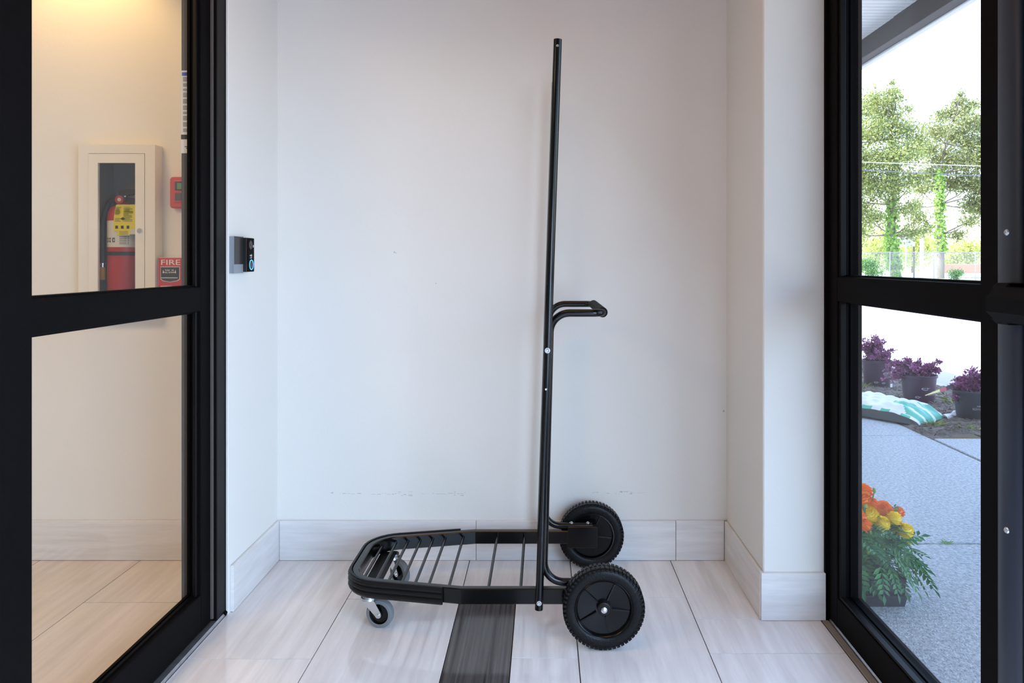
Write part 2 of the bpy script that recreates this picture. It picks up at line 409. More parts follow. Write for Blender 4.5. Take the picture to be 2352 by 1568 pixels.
# glazed front beside that door, towards the camera
w1 = thing('window_1', 'black framed sidelight between vestibule and hall', 'window', (XDL, .5, 0), kind='structure')
glazed(w1, -1, XDL, -1.130, -1.0, 1.434, 2.40, thick=.05)
part('frame_post', 'black_metal', w1, -1.185, -1.08, -2.5, -1.0, 0, 2.42)

# ------------------------------------------------------------------ right glass door to the street
d2 = thing('door_2', 'black framed glass door to the street, on the right', 'door', (XDR, 2.0, 0), kind='structure')
glazed(d2, 1, XDR, .988, 1.545, 2.470, 2.34, rails=((.012, .108), (1.070, 1.150)), thick=.082)
part('door_jamb', 'black_metal', d2, .938, 1.043, 2.471, 2.4995 - .0155, 0, 2.38)
part('glazing_bead', 'brown_metal', d2, .956, .974, 2.3885, 2.4015, .108, 1.07); part('glazing_bead', 'brown_metal', d2, .956, .974, 2.3885, 2.4015, 1.15, 2.24)
part('glazing_bead', 'brown_metal', d2, .956, .976, 1.615, 2.388, .108, .116)
part('threshold', 'worn_wood', d2, .927, .949, 1.35, 2.471, -.004, .003, bev=.002); part('threshold', 'aluminium', d2, .950, 1.045, 1.35, 2.471, -.004, .010, bev=.004)
part('door_jamb', 'black_metal', d2, .94, 1.045, 1.30, 1.452, 0, 2.38)
# rounded cover strip of the near jamb, with screws
bm = B(); prof = [(.98, 1.462), (.98, 1.541)] + [(.950 - .018 * math.sin(R(a)) , 1.5015 + .0395 * math.cos(R(a))) for a in range(0, 181, 15)]
prism(prof, .002, 2.36, bm); obj('hinge_cover', bm, 'cover_sky_tint', d2, smooth=True)
def screw(par, c, axis, r=.006, name='screw', m='zinc', hexa=False):
    a = Vector(axis).normalized()
    bm = lathe([(0, .0005), (r * .35, .0008), (r * .4, .0028), (r * .7, .003), (r, .0008), (r, -.002)], c, a, 6 if hexa else 16)
    return obj(name, bm, m, par, smooth=not hexa)
for py in (533, 1220):
    q = P(2323, py, 1.486); screw(d2, (.9325, 1.492, q.z), (-1, -.25, 0), .0065)
part('push_bar', 'gasket', d2, .868, .935, .9, 1.475, 1.082, 1.150, bev=.02)
part('push_bar_end', 'gasket', d2, .90, .95, 1.44, 1.50, 1.075, 1.157, bev=.01)
w2 = thing('window_2', 'black framed street glazing beside the right door', 'window', (XDR, .2, 0), kind='structure')
glazed(w2, 1, XDR, .988, -1.2, 1.30, 2.34, rails=((.012, .108), (1.070, 1.150)), thick=.082)
part('frame_post', 'black_metal', w2, .94, 1.045, -2.5, -1.2, 0, 2.38)

# ------------------------------------------------------------------ outside ground
GZ = -.004
sw = obj('sidewalk', box(1.045, 2.635, -6, 14, -.2, GZ - .014), 'joint_dark', label='concrete walkway outside the right door', kind='structure')
def slab(x0, x1, y0, y1, par=sw): return obj('concrete_slab', box(x0 + .006, x1 - .006, y0 + .006, y1 - .006, -.12, GZ, .004), 'concrete', par)
for a, b in ((-6, -1.4), (-1.4, .88), (.88, 3.16), (3.16, 5.12), (5.12, 7.1), (7.1, 9.1), (9.1, 14)): slab(1.046, 2.63, a, b)
sp = obj('sidewalk_path', box(2.636, 3.95, -6, 5.05, -.2, GZ - .014), 'joint_dark', label='concrete path branching off in front of the mulch bed', kind='structure')
slab(2.645, 3.95, 3.0, 5.04, sp); slab(2.645, 3.95, .9, 3.0, sp)
obj('parking_lot', box(3.9, 70, -30, 46.5, -.3, -.10), 'lot', label='sunlit asphalt parking lot behind the flower pots', kind='structure')
obj('painted_line', box(3.95, 4.05, 5.6, 14, -.1, -.0985), 'line_white', label='white painted line on the parking lot', kind='structure')
cu = obj('curb', box(3.70, 3.88, 5.06, 14, -.3, .01, .02), 'concrete', label='concrete curb behind the mulch bed', kind='structure')
obj('lawn', box(-40, 90, 46.5, 140, -.4, -.06), 'verge', label='sunlit pale verge beyond the chain-link fence', kind='structure')
obj('street', box(-40, 90, 56, 64, -.3, -.03), 'lot', label='bright street beyond the chain-link fence', kind='structure')
# mulch bed: uneven surface plus loose chips
def mz(x, y): return .012 + .03 * math.sin(x * 5 + 1) * math.sin(y * 3.1) * .5 + .02 * math.sin(x * 13 + y * 9) * .4 + .02 * min(1, (x - 2.63) * 3)
bm = B(); nx_, ny_ = 28, 90; gv = {}
for i in range(nx_ + 1):
    for j in range(ny_ + 1):
        x = 2.637 + (3.70 - 2.637) * i / nx_; y = 5.055 + 8.9 * j / ny_
        gv[i, j] = bm.verts.new((x, y, mz(x, y) - (.02 if i == 0 or j == 0 else 0) + random.uniform(-.004, .004)))
for i in range(nx_):
    for j in range(ny_): bm.faces.new((gv[i, j], gv[i + 1, j], gv[i + 1, j + 1], gv[i, j + 1]))
mb = obj('mulch_bed', bm, 'mulch', label='brown mulch bed beside the walkway', kind='structure', smooth=True)
bm = B()
for k in range(3800):
    y = 5.07 + 4.0 * random.random() ** 1.3; x = random.uniform(2.6, 3.7); d = rdir(); d.z *= .3; d.normalize(); s = frame_of(d)[0]; L = random.uniform(.01, .045); W = random.uniform(.004, .011)
    if x < 2.64 and random.random() < .8: continue
    c = Vector((x, y, mz(max(x, 2.64), y) + .004)); up = Vector((0, 0, .003))
    a = [c + d * L / 2 + s * W / 2, c - d * L / 2 + s * W / 2, c - d * L / 2 - s * W / 2, c + d * L / 2 - s * W / 2]
    v = [bm.verts.new(p) for p in a] + [bm.verts.new(p + up) for p in a]
    bm.faces.new(v[4:]); [bm.faces.new((v[i], v[(i + 1) % 4], v[4 + (i + 1) % 4], v[4 + i])) for i in range(4)]
obj('mulch_chip', bm, 'mulch_chip', mb, kind='stuff')

# ------------------------------------------------------------------ canopy over the walkway
cn = thing('canopy', 'slatted soffit with dark edge beam over the walkway', 'canopy', (2.7, 5, 2.9), kind='structure')
sl = None; y = 3.6
sbm = box(-.825, .825, -.0295, .0295, 0, .012, .003); sme = bpy.data.meshes.new('soffit_slat'); sbm.to_mesh(sme); sbm.free(); sme.materials.append(M['soffit'])
while y < 9.0:
    o = bpy.data.objects.new('soffit_slat', sme); COL.objects.link(o); o.parent = cn; o.location = Vector((1.875, y, 3.055)) - cn.location; y += .068
part('soffit_backing', 'beam_dark', cn, 1.046, 2.70, -4, 9.2, 3.064, 3.08, bev=0)
part('edge_beam', 'beam_dark', cn, 2.66, 2.75, 5.62, 9.2, 2.90, 3.078, bev=.003)
part('edge_beam', 'beam_dark', cn, 2.652, 2.75, -4, 5.62, 2.895, 3.078, bev=.003)
part('gutter', 'gutter_white', cn, 2.751, 2.80, -4, 9.25, 2.885, 3.30, bev=.004)
# ================================================================== CART
CYc = 2.6025
cart = thing('platform_cart', 'black steel platform cart with tall pole and slatted deck', 'cart', (-.2, CYc, 0))
RT, RB, HW = .165, .115, .2625
nosex = -.65
def deck_path(off=0, x_end=.195):
    pts = [(x_end, HW + off), (-.266, HW + off), (nosex - off, .186 + off), (nosex - off, -.186 - off), (-.266, -HW - off), (x_end, -HW - off)]
    return [Vector((p.x, p.y + CYc, 0)) for p in fillet([Vector((a, b, 0)) for a, b in pts], [0, .05, .125 + off, .125 + off, .05, 0], 8)]
def sweep2d(path, prof, bm=None, closed=True):
    """prof: (offset to the right of travel, z)"""
    bm = bm or B(); rings = []; n = len(path)
    for i, p in enumerate(path):
        d = (path[min(i + 1, n - 1)] - path[max(i - 1, 0)]).normalized(); s = Vector((d.y, -d.x, 0))
        # keep constant width on bends
        if 0 < i < n - 1:
            d1 = (path[i] - path[i - 1]).normalized(); k = 1 / max(.5, d1.dot(d))
        else: k = 1
        rings.append([bm.verts.new(p + s * o * k + Vector((0, 0, z))) for o, z in prof])
    m = len(prof)
    for a, b in zip(rings, rings[1:]):
        for k in range(m): bm.faces.new((a[k], a[(k + 1) % m], b[(k + 1) % m], b[k]))
    bm.faces.new(rings[0][::-1]); bm.faces.new(rings[-1]); return bm
path = deck_path()
tw = .024; e = .003
obj('deck_frame', sweep2d(path, [(-tw + e, RB), (-e, RB), (0, RB + e), (0, RT - e), (-e, RT), (-tw + e, RT), (-tw, RT - e), (-tw, RB + e)]), 'cart_black', cart, smooth=True)
# ridged rubber bumper wrapped around the nose
bp = [p for p in path if p.x < -.30]
def at_x(x, far):
    a, b = Vector((-.266, HW, 0)), Vector((nosex, .186, 0)); f = (x - a.x) / (b.x - a.x); q = a.lerp(b, f); return Vector((x, CYc + (q.y if far else -q.y), 0))
bp = [at_x(-.322, True)] + [p for p in bp if p.x < -.34] + [at_x(-.322, False)]
prof = [(.001, RB - .003), (.008, RB - .003)]
for k in range(3):
    z = RB + .001 + k * .017
    prof += [(.012, z + .002), (.0135, z + .006), (.012, z + .011), (.008, z + .0135)]
prof += [(.008, RT + .003), (.001, RT + .003)]
obj('bumper', sweep2d(bp, prof), 'cart_matte', cart, smooth=False, label='ridged rubber bumper around the nose')
# rungs of the deck
def half_at(x): return HW - tw + .004 if x > -.266 else HW - tw + .004 - (-.266 - x) * (HW - .186) / (.65 - .266)
for x in (-.076, -.18, -.309, -.376, -.422, -.467, -.513, -.555, -.600):
    h = half_at(x); h = h if x > -.53 else (h - .012 if x > -.58 else h - .036)
    obj('rung', tube([(x, CYc - h, .146), (x, CYc + h, .146)], .0052, 10), 'cart_black', cart, smooth=True)
obj('caster_plate', box(-.610, -.552, CYc - .170, CYc + .170, .108, .1135, .001), 'cart_matte', cart)
# two uprights, bolted outside the rails, leaning slightly
X0, X1, ZT = -.0165, .0425, 1.896
def pole_x(z): return X0 + (X1 - X0) * (z - .111) / (ZT - .111)
for s in (-1, 1):
    y = CYc + s * (HW + .0165)
    zj = .895
    lo = obj('lower_pole', tube([(pole_x(.108), y, .108), (pole_x(zj), y, zj)], .0126, 20), 'cart_black', cart, smooth=True)
    up = obj('upper_pole', tube([(pole_x(zj), y, zj), (pole_x(ZT), y, ZT)], .0132, 20), 'cart_black', cart, smooth=True)
    ys = y + s * .0128
    for z, r, par in ((1.873, .0045, up), (.9215, .0075, up), (.801, .0042, lo), (.1325, .0068, lo)):
        q = (pole_x(z), ys, z)
        if r > .006: obj('washer', lathe([(0, .0008), (r * 1.15, .0008), (r * 1.15, -.003)], q, (0, s, 0), 18), 'zinc', par)
        screw(par, (q[0], q[1] + s * .001, q[2]), (0, s, 0), r * .72 if r > .006 else r, 'bolt')
# continuous tube hoop: axle bracket - up beside the pole - handle
hy = HW - .012
def hoop(s):
    y = CYc + s * hy
    zb, zt = .182, 1.036
    return fillet([(.185, y, zb), (pole_x(zb) + .012, y, zb), (pole_x(zt) + .006, y, zt), (.188, y, zt), (.188, CYc, zt)], [0, .062, .062, .035, 0], 10)
for s in (-1, 1):
    obj('handle_tube', tube(hoop(s), .0122, 14, caps=True), 'cart_black', cart, smooth=True)
obj('grip', tube([(.188, CYc - hy + .03, 1.036), (.188, CYc + hy - .03, 1.036)], .0165, 16), 'grip_foam', cart, smooth=True, label='black foam grip sleeve')
# axle brackets + bolts
for s in (-1, 1):
    y = CYc + s * (HW - .012)
    obj('axle_bracket', box(.09, .205, y - .015, y + .015, .100, .182, .002), 'cart_black', cart)
    for x in (.105, .168): screw(cart, (x, y, .1935), (0, 0, 1), .008, 'bolt')
for s in (-1, 1): obj('axle', tube([(.184, CYc + s * (HW - .02), .129), (.184, CYc + s * (HW + .03), .129)], .008, 14), 'zinc', cart, smooth=True)
# big wheels
def wheel(s):
    c = Vector((.184, CYc + s * (HW + .040), .129)); ax = Vector((0, s, 0)); r = .1265
    t = thing_part('wheel', c)
    tp = [(.088, .020), (.091, .0235), (.096, .0245), (.107, .026), (.116, .0245), (.1225, .019), (.1245, .010), (.125, 0), (.1245, -.010), (.1225, -.019), (.116, -.0245), (.107, -.026), (.096, -.0245), (.091, -.0235), (.088, -.020)]
    obj('tyre', lathe(tp, c, ax, 64), 'rubber', t, smooth=True)
    bm = B(); N = 56
    for k in range(N):                      # staggered tread lugs wrapping onto the shoulder
        for row, (h0, h1, rr0, rr1) in enumerate(((.003, .020, .1235, .1270), (-.020, -.003, .1235, .1270), (.0185, .0252, .1165, .1235), (-.0252, -.0185, .1165, .1235))):
            a0 = 2 * math.pi * (k + (.5 if row % 2 else 0)) / N; a1 = a0 + 2 * math.pi / N * (.66 if row < 2 else .5)
            vs = []
            for h in (h0, h1):
                for rr in (rr0, rr1):
                    for a in (a0, a1):
                        vs.append(bm.verts.new(c + Vector((math.cos(a) * rr, h * s, math.sin(a) * rr))))
            for f in ((0, 1, 3, 2), (4, 6, 7, 5), (0, 4, 5, 1), (2, 3, 7, 6), (0, 2, 6, 4), (1, 5, 7, 3)): bm.faces.new([vs[i] for i in f])
    obj('tread', bm, 'rubber', t)
    obj('rim', lathe([(.0905, .0215), (.088, .024), (.085, .022), (.081, .010), (.019, .007), (.019, -.007), (.081, -.010), (.085, -.022), (.0905, -.0215)], c, ax, 48), 'hub_plastic', t, smooth=True)
    for k in range(5):
        a = R(65 + 72 * k); d = Vector((math.cos(a), 0, math.sin(a))); n = Vector((-d.z, 0, d.x)) * .0018
        bm = B()
        for sg in (1, -1):
            vs = [bm.verts.new(c + d * rr + n * q + Vector((0, s * sg * h, 0))) for rr, hh in ((.026, .016), (.080, .0135)) for q in (-1, 1) for h in (.006, hh)]
            for f in ((0, 1, 3, 2), (4, 6, 7, 5), (0, 4, 5, 1), (2, 3, 7, 6), (1, 5, 7, 3), (0, 2, 6, 4)): bm.faces.new([vs[i] for i in f])
        obj('spoke', bm, 'hub_plastic', t)
    obj('hub', lathe([(0, .024), (.017, .024), (.0205, .022), (.0205, -.022), (.017, -.024), (0, -.024)], c, ax, 32), 'cart_matte', t)
    obj('axle_cap', lathe([(0, .0325), (.006, .032), (.0095, .0295), (.010, .0235), (0, .0235)], c, ax, 18), 'zinc', t, smooth=True, label='bright axle end cap')
def thing_part(name, c):
    o = bpy.data.objects.new(name, None); COL.objects.link(o); o.parent = cart; o.location = Vector(c) - cart.location; o.empty_display_size = .05; return o
wheel(-1); wheel(1)
# swivel casters
def caster(sx, sy, ang, parent_y):
    t = thing_part('caster', (sx, sy, .048))
    ca, sa = math.cos(ang), math.sin(ang); d = Vector((ca, sa, 0)); n = Vector((-sa, ca, 0))
    c = Vector((sx, sy, 0)) + d * .040 + Vector((0, 0, .0465))
    obj('swivel_head', lathe([(0, .108), (.022, .108), (.024, .104), (.020, .1), (.026, .097), (.027, .090), (.022, .087), (0, .087)], (sx, sy, 0), (0, 0, 1), 24), 'zinc', t, smooth=True)
    f = lambda a, b, cc: Vector((sx, sy, 0)) + d * a + n * cc + Vector((0, 0, b))
    for sg in (-1, 1):
        poly = [(-.022, .092), (.020, .094), (.030, .085)] + [(.040 + .011 * math.cos(R(q)), .0465 + .011 * math.sin(R(q))) for q in range(40, -161, -25)]
        lo, hi = sorted((sg * .0165, sg * .0185)); obj('fork', prism(poly, lo, hi, None, f), 'zinc', t)
        obj('axle_bolt', lathe([(0, .004), (.004, .004), (.0055, .002), (.0055, -.001)], c + n * sg * .0185, n * sg, 14), 'zinc', t, smooth=True)
    obj('fork', prism([(-.022, -.0185), (.020, -.0185), (.020, .0185), (-.022, .0185)], .0905, .0935, None, lambda a, b, z: Vector((sx, sy, 0)) + d * a + n * b + Vector((0, 0, z))), 'zinc', t)
    obj('caster_tyre', lathe([(.033, .0125), (.040, .0125), (.0440, .011), (.0463, .006), (.0465, 0), (.0463, -.006), (.0440, -.011), (.040, -.0125), (.033, -.0125)], c, n, 40), 'caster_grey', t, smooth=True)
    obj('caster_hub', lathe([(0, .0135), (.010, .0135), (.011, .008), (.029, .006), (.0335, .0125), (.0335, -.0125), (.029, -.006), (.011, -.008), (.010, -.0135), (0, -.0135)], c, n, 32), 'hub_plastic', t, smooth=True)
caster(-.578, 2.440, R(-12), 0); caster(-.566, 2.772, R(-40), 0)

# ================================================================== WALL DEVICES
XW = XL
kp = thing('door_release_box', 'grey wall box with dark screen beside the doorbell', 'box', (XW, 2.57, 1.16))
zz0, zz1 = 1.159, 1.2855
prof = [(XW, 2.522), (XW + .017, 2.524), (XW + .015, 2.606), (XW, 2.606)]
obj('housing', prism(prof, zz0, zz1), 'grey_plastic', kp)
obj('screen', prism([(XW + .0155, 2.526), (XW + .0176, 2.526), (XW + .0158, 2.6055), (XW + .0137, 2.6055)], zz0 + .031, zz1 + .0004), 'screen_glass', kp)
db = thing('video_doorbell', 'slim black video doorbell with glowing blue ring', 'doorbell', (XW, 2.635, 1.16))
y0, y1, xf = 2.6075, 2.668, XW + .030
obj('housing', box(XW, xf - .003, y0, y1, 1.1625, 1.2835, .002), 'black_plastic', db)
obj('front_plate', box(xf - .003, xf, y0 + .001, y1 - .001, 1.1635, 1.2825, .0008), 'black_metal', db)
obj('edge_strip', box(xf - .0035, xf - .0024, y0 - .0004, y0 + .002, 1.1635, 1.2825), 'copper', db)
yc = (y0 + y1) / 2
obj('lens', lathe([(0, .0018), (.0035, .002), (.006, .001), (.0145, .0022), (.0165, .0005), (.0165, -.001)], (xf, yc - .004, 1.2585), (1, 0, 0), 28), 'screen_glass', db, smooth=True)
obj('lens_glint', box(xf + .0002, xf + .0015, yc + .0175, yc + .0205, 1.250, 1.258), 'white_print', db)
bm = B(); N = 36
for r0, r1 in ((.0155, .0185),):
    for k in range(N):
        a, b = 2 * math.pi * k / N, 2 * math.pi * (k + 1) / N
        vs = [Vector((xf + .0012, yc + math.cos(t) * r, 1.1878 + math.sin(t) * r)) for t, r in ((a, r0), (b, r0), (b, r1), (a, r1))]
        quads(vs, bm)
bmesh.ops.remove_doubles(bm, verts=bm.verts, dist=1e-5)
bmesh.ops.solidify(bm, geom=bm.faces[:], thickness=.0008)
obj('light_ring', bm, 'led_blue', db, label='glowing blue ring around the button')
obj('button', lathe([(0, .001), (.0135, .001), (.015, .0004), (.015, -.001)], (xf, yc, 1.1878), (1, 0, 0), 28), 'black_plastic', db)
text('lettering', 'eufy', .0125, 'white_print', (xf + .0002, yc, 1.2215), (0, 1, 0), (0, 0, 1), db, depth=.00015)
text('lettering', 'SECURITY', .0042, 'white_print', (xf + .0002, yc, 1.2120), (0, 1, 0), (0, 0, 1), db, depth=.00015)

# ================================================================== HALL FITTINGS
YF = 2.925
def hx(px, y=YF): return (px - CX) * y / F
def hz(py, y=YF): return H - (py - CY) * y / F
cab = thing('extinguisher_cabinet', 'cream metal fire extinguisher cabinet with narrow glass window', 'cabinet', ((hx(180) + hx(356)) / 2, YB, .975))
cx0, cx1, cz0, cz1 = hx(180), hx(356), .975, hz(332)
ox0, ox1, oz0, oz1 = hx(203), hx(333), 1.018, hz(352)     # door opening
bm = B()
box(cx0, ox0, YF, YB - .0005, cz0, cz1, 0, bm); box(ox1, cx1, YF, YB - .0005, cz0, cz1, 0, bm); box(ox0, ox1, YF, YB - .0005, oz1, cz1, 0, bm); box(ox0, ox1, YF, YB - .0005, cz0, oz0, 0, bm)
obj('body', bm, 'cream_enamel', cab)
# recess: cut through the wall so the extinguisher stands in real depth
cutter = obj('cutter', box(ox0 - .002, ox1 + .002, YB - .02, YB + .117, oz0 + .002, oz1 - .002), 'wall_paint')
md = wb.modifiers.new('recess', 'BOOLEAN'); md.object = cutter; md.operation = 'DIFFERENCE'; md.solver = 'EXACT'
bpy.context.view_layer.update()
nm = bpy.data.meshes.new_from_object(wb.evaluated_get(bpy.context.evaluated_depsgraph_get())); wb.modifiers.clear(); wb.data = nm
bpy.data.objects.remove(cutter)
bm = B(); t = .002; a0, a1, b0, b1 = ox0 - .0015, ox1 + .0015, YB - .002, YB + .1165
box(a0, a1, b1 - t, b1, oz0 + .002, oz1 - .002, 0, bm); box(a0, a0 + t, b0, b1 - t, oz0 + .002, oz1 - .002, 0, bm); box(a1 - t, a1, b0, b1 - t, oz0 + .002, oz1 - .002, 0, bm)
box(a0 + t, a1 - t, b0, b1 - t, oz0 + .002, oz0 + .004, 0, bm); box(a0 + t, a1 - t, b0, b1 - t, oz1 - .004, oz1 - .002, 0, bm)
obj('liner', bm, 'cabinet_inside', cab)
dr = obj('cabinet_door', box(ox0 + .0015, hx(225), YF - .002, YF + .012, oz0 + .002, oz1 - .002), 'cream_enamel', cab)
bm = B(); wx0, wx1, wz0, wz1 = hx(225), hx(311), 1.045, hz(374)
box(wx1, ox1 - .0015, YF - .002, YF + .012, oz0 + .002, oz1 - .002, 0, bm); box(wx0, wx1, YF - .002, YF + .012, wz1, oz1 - .002, 0, bm); box(wx0, wx1, YF - .002, YF + .012, oz0 + .002, wz0, 0, bm)
obj('door_frame', bm, 'cream_enamel', dr)
obj('window_pane', box(wx0 - .003, wx1 + .003, YF + .004, YF + .006, wz0 - .003, wz1 + .003), 'cabinet_glass', dr)
obj('cam_lock', lathe([(0, .004), (.004, .004), (.005, .006), (.009, .006), (.0105, .003), (.0105, -.001)], (hx(322), YF - .002, hz(530)), (0, -1, 0), 20), 'zinc', dr, smooth=True)
obj('piano_hinge', tube([(ox0 + .001, YF - .002, oz0 + .01), (ox0 + .001, YF - .002, oz1 - .01)], .0022, 8), 'cream_enamel', dr)
# extinguisher
ey = YB + .035; s_ = ey / YF
def ex(px): return (px - CX) * ey / F
def ez(py): return H - (py - CY) * ey / F
exc = (ex(251) + .064); er = .064
ext = thing('fire_extinguisher', 'red fire extinguisher with yellow tag inside the wall cabinet', 'extinguisher', (exc, ey, oz0 + .004))
eb = oz0 + .004; zt = ez(470)
obj('cylinder', lathe([(0, eb), (er * .9, eb), (er, eb + .012), (er, zt - .055), (er * .96, zt - .035), (er * .8, zt - .015), (er * .5, zt - .003), (.022, zt), (.018, zt + .012), (0, zt + .012)], (exc, ey, 0), (0, 0, 1), 40), 'red_enamel', ext, smooth=True)
def wrap(z0, z1, a0, a1, r, m, name, n=14, par=ext):
    bm = B(); g = []
    for k in range(n + 1):
        a = R(a0 + (a1 - a0) * k / n); g.append([bm.verts.new((exc + math.sin(a) * r, ey - math.cos(a) * r, z)) for z in (z0, z1)])
    for p, q in zip(g, g[1:]): bm.faces.new((p[0], q[0], q[1], p[1]))
    return obj(name, bm, m, par, smooth=True)
wl_ = wrap(ez(568), ez(508), -88, 70, er + .0006, 'white_print', 'label_sticker')
wrap(ez(587), ez(578), -90, 90, er + .0012, 'black_plastic', 'strap')
for a in (-38, -24, -8): 
    wrap(ez(557), ez(547), a - 5, a + 5, er + .001, 'dark_print', 'pictogram', 3, wl_)
    wrap(ez(555), ez(549), a - 1, a + 3, er + .0013, 'white_print', 'pictogram', 3, wl_)
bm = B()
for k in range(5):
    z = ez(545 + k * 4); a = R(20); 
    for (A0, A1) in ((12, 42), (-84, -72)):
        g = [Vector((exc + math.sin(R(q)) * (er + .001), ey - math.cos(R(q)) * (er + .001), 0)) for q in (A0, (A0 + A1) / 2, A1)]
        for p, q in zip(g, g[1:]): quads([p + Vector((0, 0, z)), q + Vector((0, 0, z)), q + Vector((0, 0, z + .0022)), p + Vector((0, 0, z + .0022))], bm)
obj('fine_print', bm, 'dark_print', wl_, kind='stuff')
obj('valve', tube([(exc, ey, zt + .01), (exc, ey, zt + .042)], .014, 14), 'zinc', ext, smooth=True)
obj('lever', prism([(-.018, zt + .030), (.03, zt + .040), (.07, zt + .046), (.078, zt + .062), (.02, zt + .062), (-.018, zt + .052)], ey - .016, ey + .016, None, lambda a, b, c: Vector((exc + a, c, b))), 'black_plastic', ext)
obj('lever', prism([(.004, zt + .008), (.07, zt + .010), (.07, zt + .024), (.004, zt + .030)], ey - .016, ey + .016, None, lambda a, b, c: Vector((exc + a, c, b))), 'black_plastic', ext)
g_ = obj('pressure_gauge', lathe([(.017, -.008), (.017, .006), (.0145, .006), (.0145, .004), (0, .004)], (exc - .004, ey - .03, zt + .018), (0, -1, 0), 24), 'red_plastic', ext, smooth=True)
obj('gauge_dial', lathe([(0, .0045), (.0075, .0045)], (exc - .004, ey - .03, zt + .018), (0, -1, 0), 24), 'white_print', g_)
hp = fillet([(exc - .012, ey - .012, zt + .026), (exc - .055, ey - .012, zt + .022), (exc - er - .014, ey - .02, zt - .06), (exc - er - .015, ey - .02, ez(604))], [0, .04, .06, 0], 8)
obj('hose', tube(hp, .0105, 14), 'black_plastic', ext, smooth=True)
hz0 = hp[-1]; obj('hose_ferrule', tube([hz0, hz0 - Vector((0, 0, .016))], .0112, 14), 'zinc', ext, smooth=True)
obj('nozzle', tube([hz0 - Vector((0, 0, .016)), hz0 - Vector((0, 0, .068))], .0105, 14), 'orange_plastic', ext, smooth=True, label='orange hose nozzle')
# yellow inspection tag hanging in front
ty = ey - er - .004
def tp(px, py): return Vector(((px - CX) * ty / F, ty, H - (py - CY) * ty / F))
bm = B(); rows = [tp(261, 0).x, tp(311, 0).x]; g = []
for k in range(9):
    f = k / 8; z = tp(0, 469).z * (1 - f) + tp(0, 531).z * f; yy = ty + .012 * (1 - f) ** 3; inset = .004 * (1 - f) ** 4
    g.append([bm.verts.new((rows[0] + inset, yy, z)), bm.verts.new((rows[1] - inset, yy, z))])
for p, q in zip(g, g[1:]): bm.faces.new((p[0], p[1], q[1], q[0]))
tg = obj('inspection_tag', bm, 'yellow_tag', ext, smooth=True, label='yellow inspection tag')
bm = B()
for k in range(11):
    z = tp(0, 476 + k * 3.2).z
    for a, b in ((263, 263 + random.uniform(9, 16)), (283, 283 + random.uniform(10, 22))):
        if 5 < k < 8 and a == 263: continue
        box(tp(a, 0).x, tp(b, 0).x, ty - .0008, ty + .0035, z, z + .0012, 0, bm)
for k in range(3): box(tp(265 + k * 13, 0).x, tp(271 + k * 13, 0).x, ty - .001, ty, tp(0, 525).z, tp(0, 518).z, 0, bm)
q = tp(282, 502); vs = [(q.x - .01, q.z), (q.x, q.z + .006), (q.x + .01, q.z), (q.x, q.z - .006)]
prism(vs, ty - .001, ty, bm, lambda a, b, c: Vector((a, c, b)))
obj('tag_print', bm, 'dark_print', tg, kind='stuff')
t2 = obj('tag_stub', box(tp(270, 0).x, tp(299, 0).x, ty - .003, ty - .002, tp(0, 540).z, tp(0, 527).z), 'yellow_tag', ext)
obj('tag_stub', box(tp(299, 0).x, tp(312, 0).x, ty - .003, ty - .002, tp(0, 538).z, tp(0, 526).z), 'paper', ext)
bm = B()
for k in range(3): box(tp(275, 0).x, tp(295, 0).x, ty - .0036, ty - .003, tp(0, 531 + 3 * k).z - .0013, tp(0, 531 + 3 * k).z, 0, bm)
obj('tag_print', bm, 'dark_print', t2, kind='stuff')

# alarm panel (red, green display)
ax0, ax1 = hx(389, 2.95), hx(389, 2.95) + .20; az0, az1 = hz(478, 2.95), hz(406, 2.95)
ap = thing('alarm_keypad', 'red fire alarm keypad with small green display above the pull station', 'alarm panel', ((ax0 + ax1) / 2, YB, az0))
fxz = lambda a, b, c: Vector((a, c, b))
bm = prism(rrect(ax0, ax1, az0, az1, .012), YB - .032, YB, None, fxz); bmesh.ops.bevel(bm, geom=[e_ for e_ in bm.edges if all(v.co.y < YB - .03 for v in e_.verts)], offset=.006, segments=2, affect='EDGES')
obj('case', bm, 'red_plastic', ap, smooth=True)
obj('raised_panel', box(ax0 + .020, ax1 - .02, YB - .0375, YB - .031, az0 + .022, az1 - .014, .002), 'red_plastic', ap)
obj('display_bezel', box(ax0 + .026, ax0 + .13, YB - .039, YB - .037, az0 + .070, az1 - .020), 'dark_print', ap)
obj('display', box(ax0 + .034, ax0 + .12, YB - .0395, YB - .0385, az0 + .075, az1 - .025), 'lcd_green', ap, label='small green display')
obj('keypad_strip', box(ax0 + .026, ax0 + .13, YB - .039, YB - .037, az0 + .030, az0 + .060), 'jamb_grey', ap)
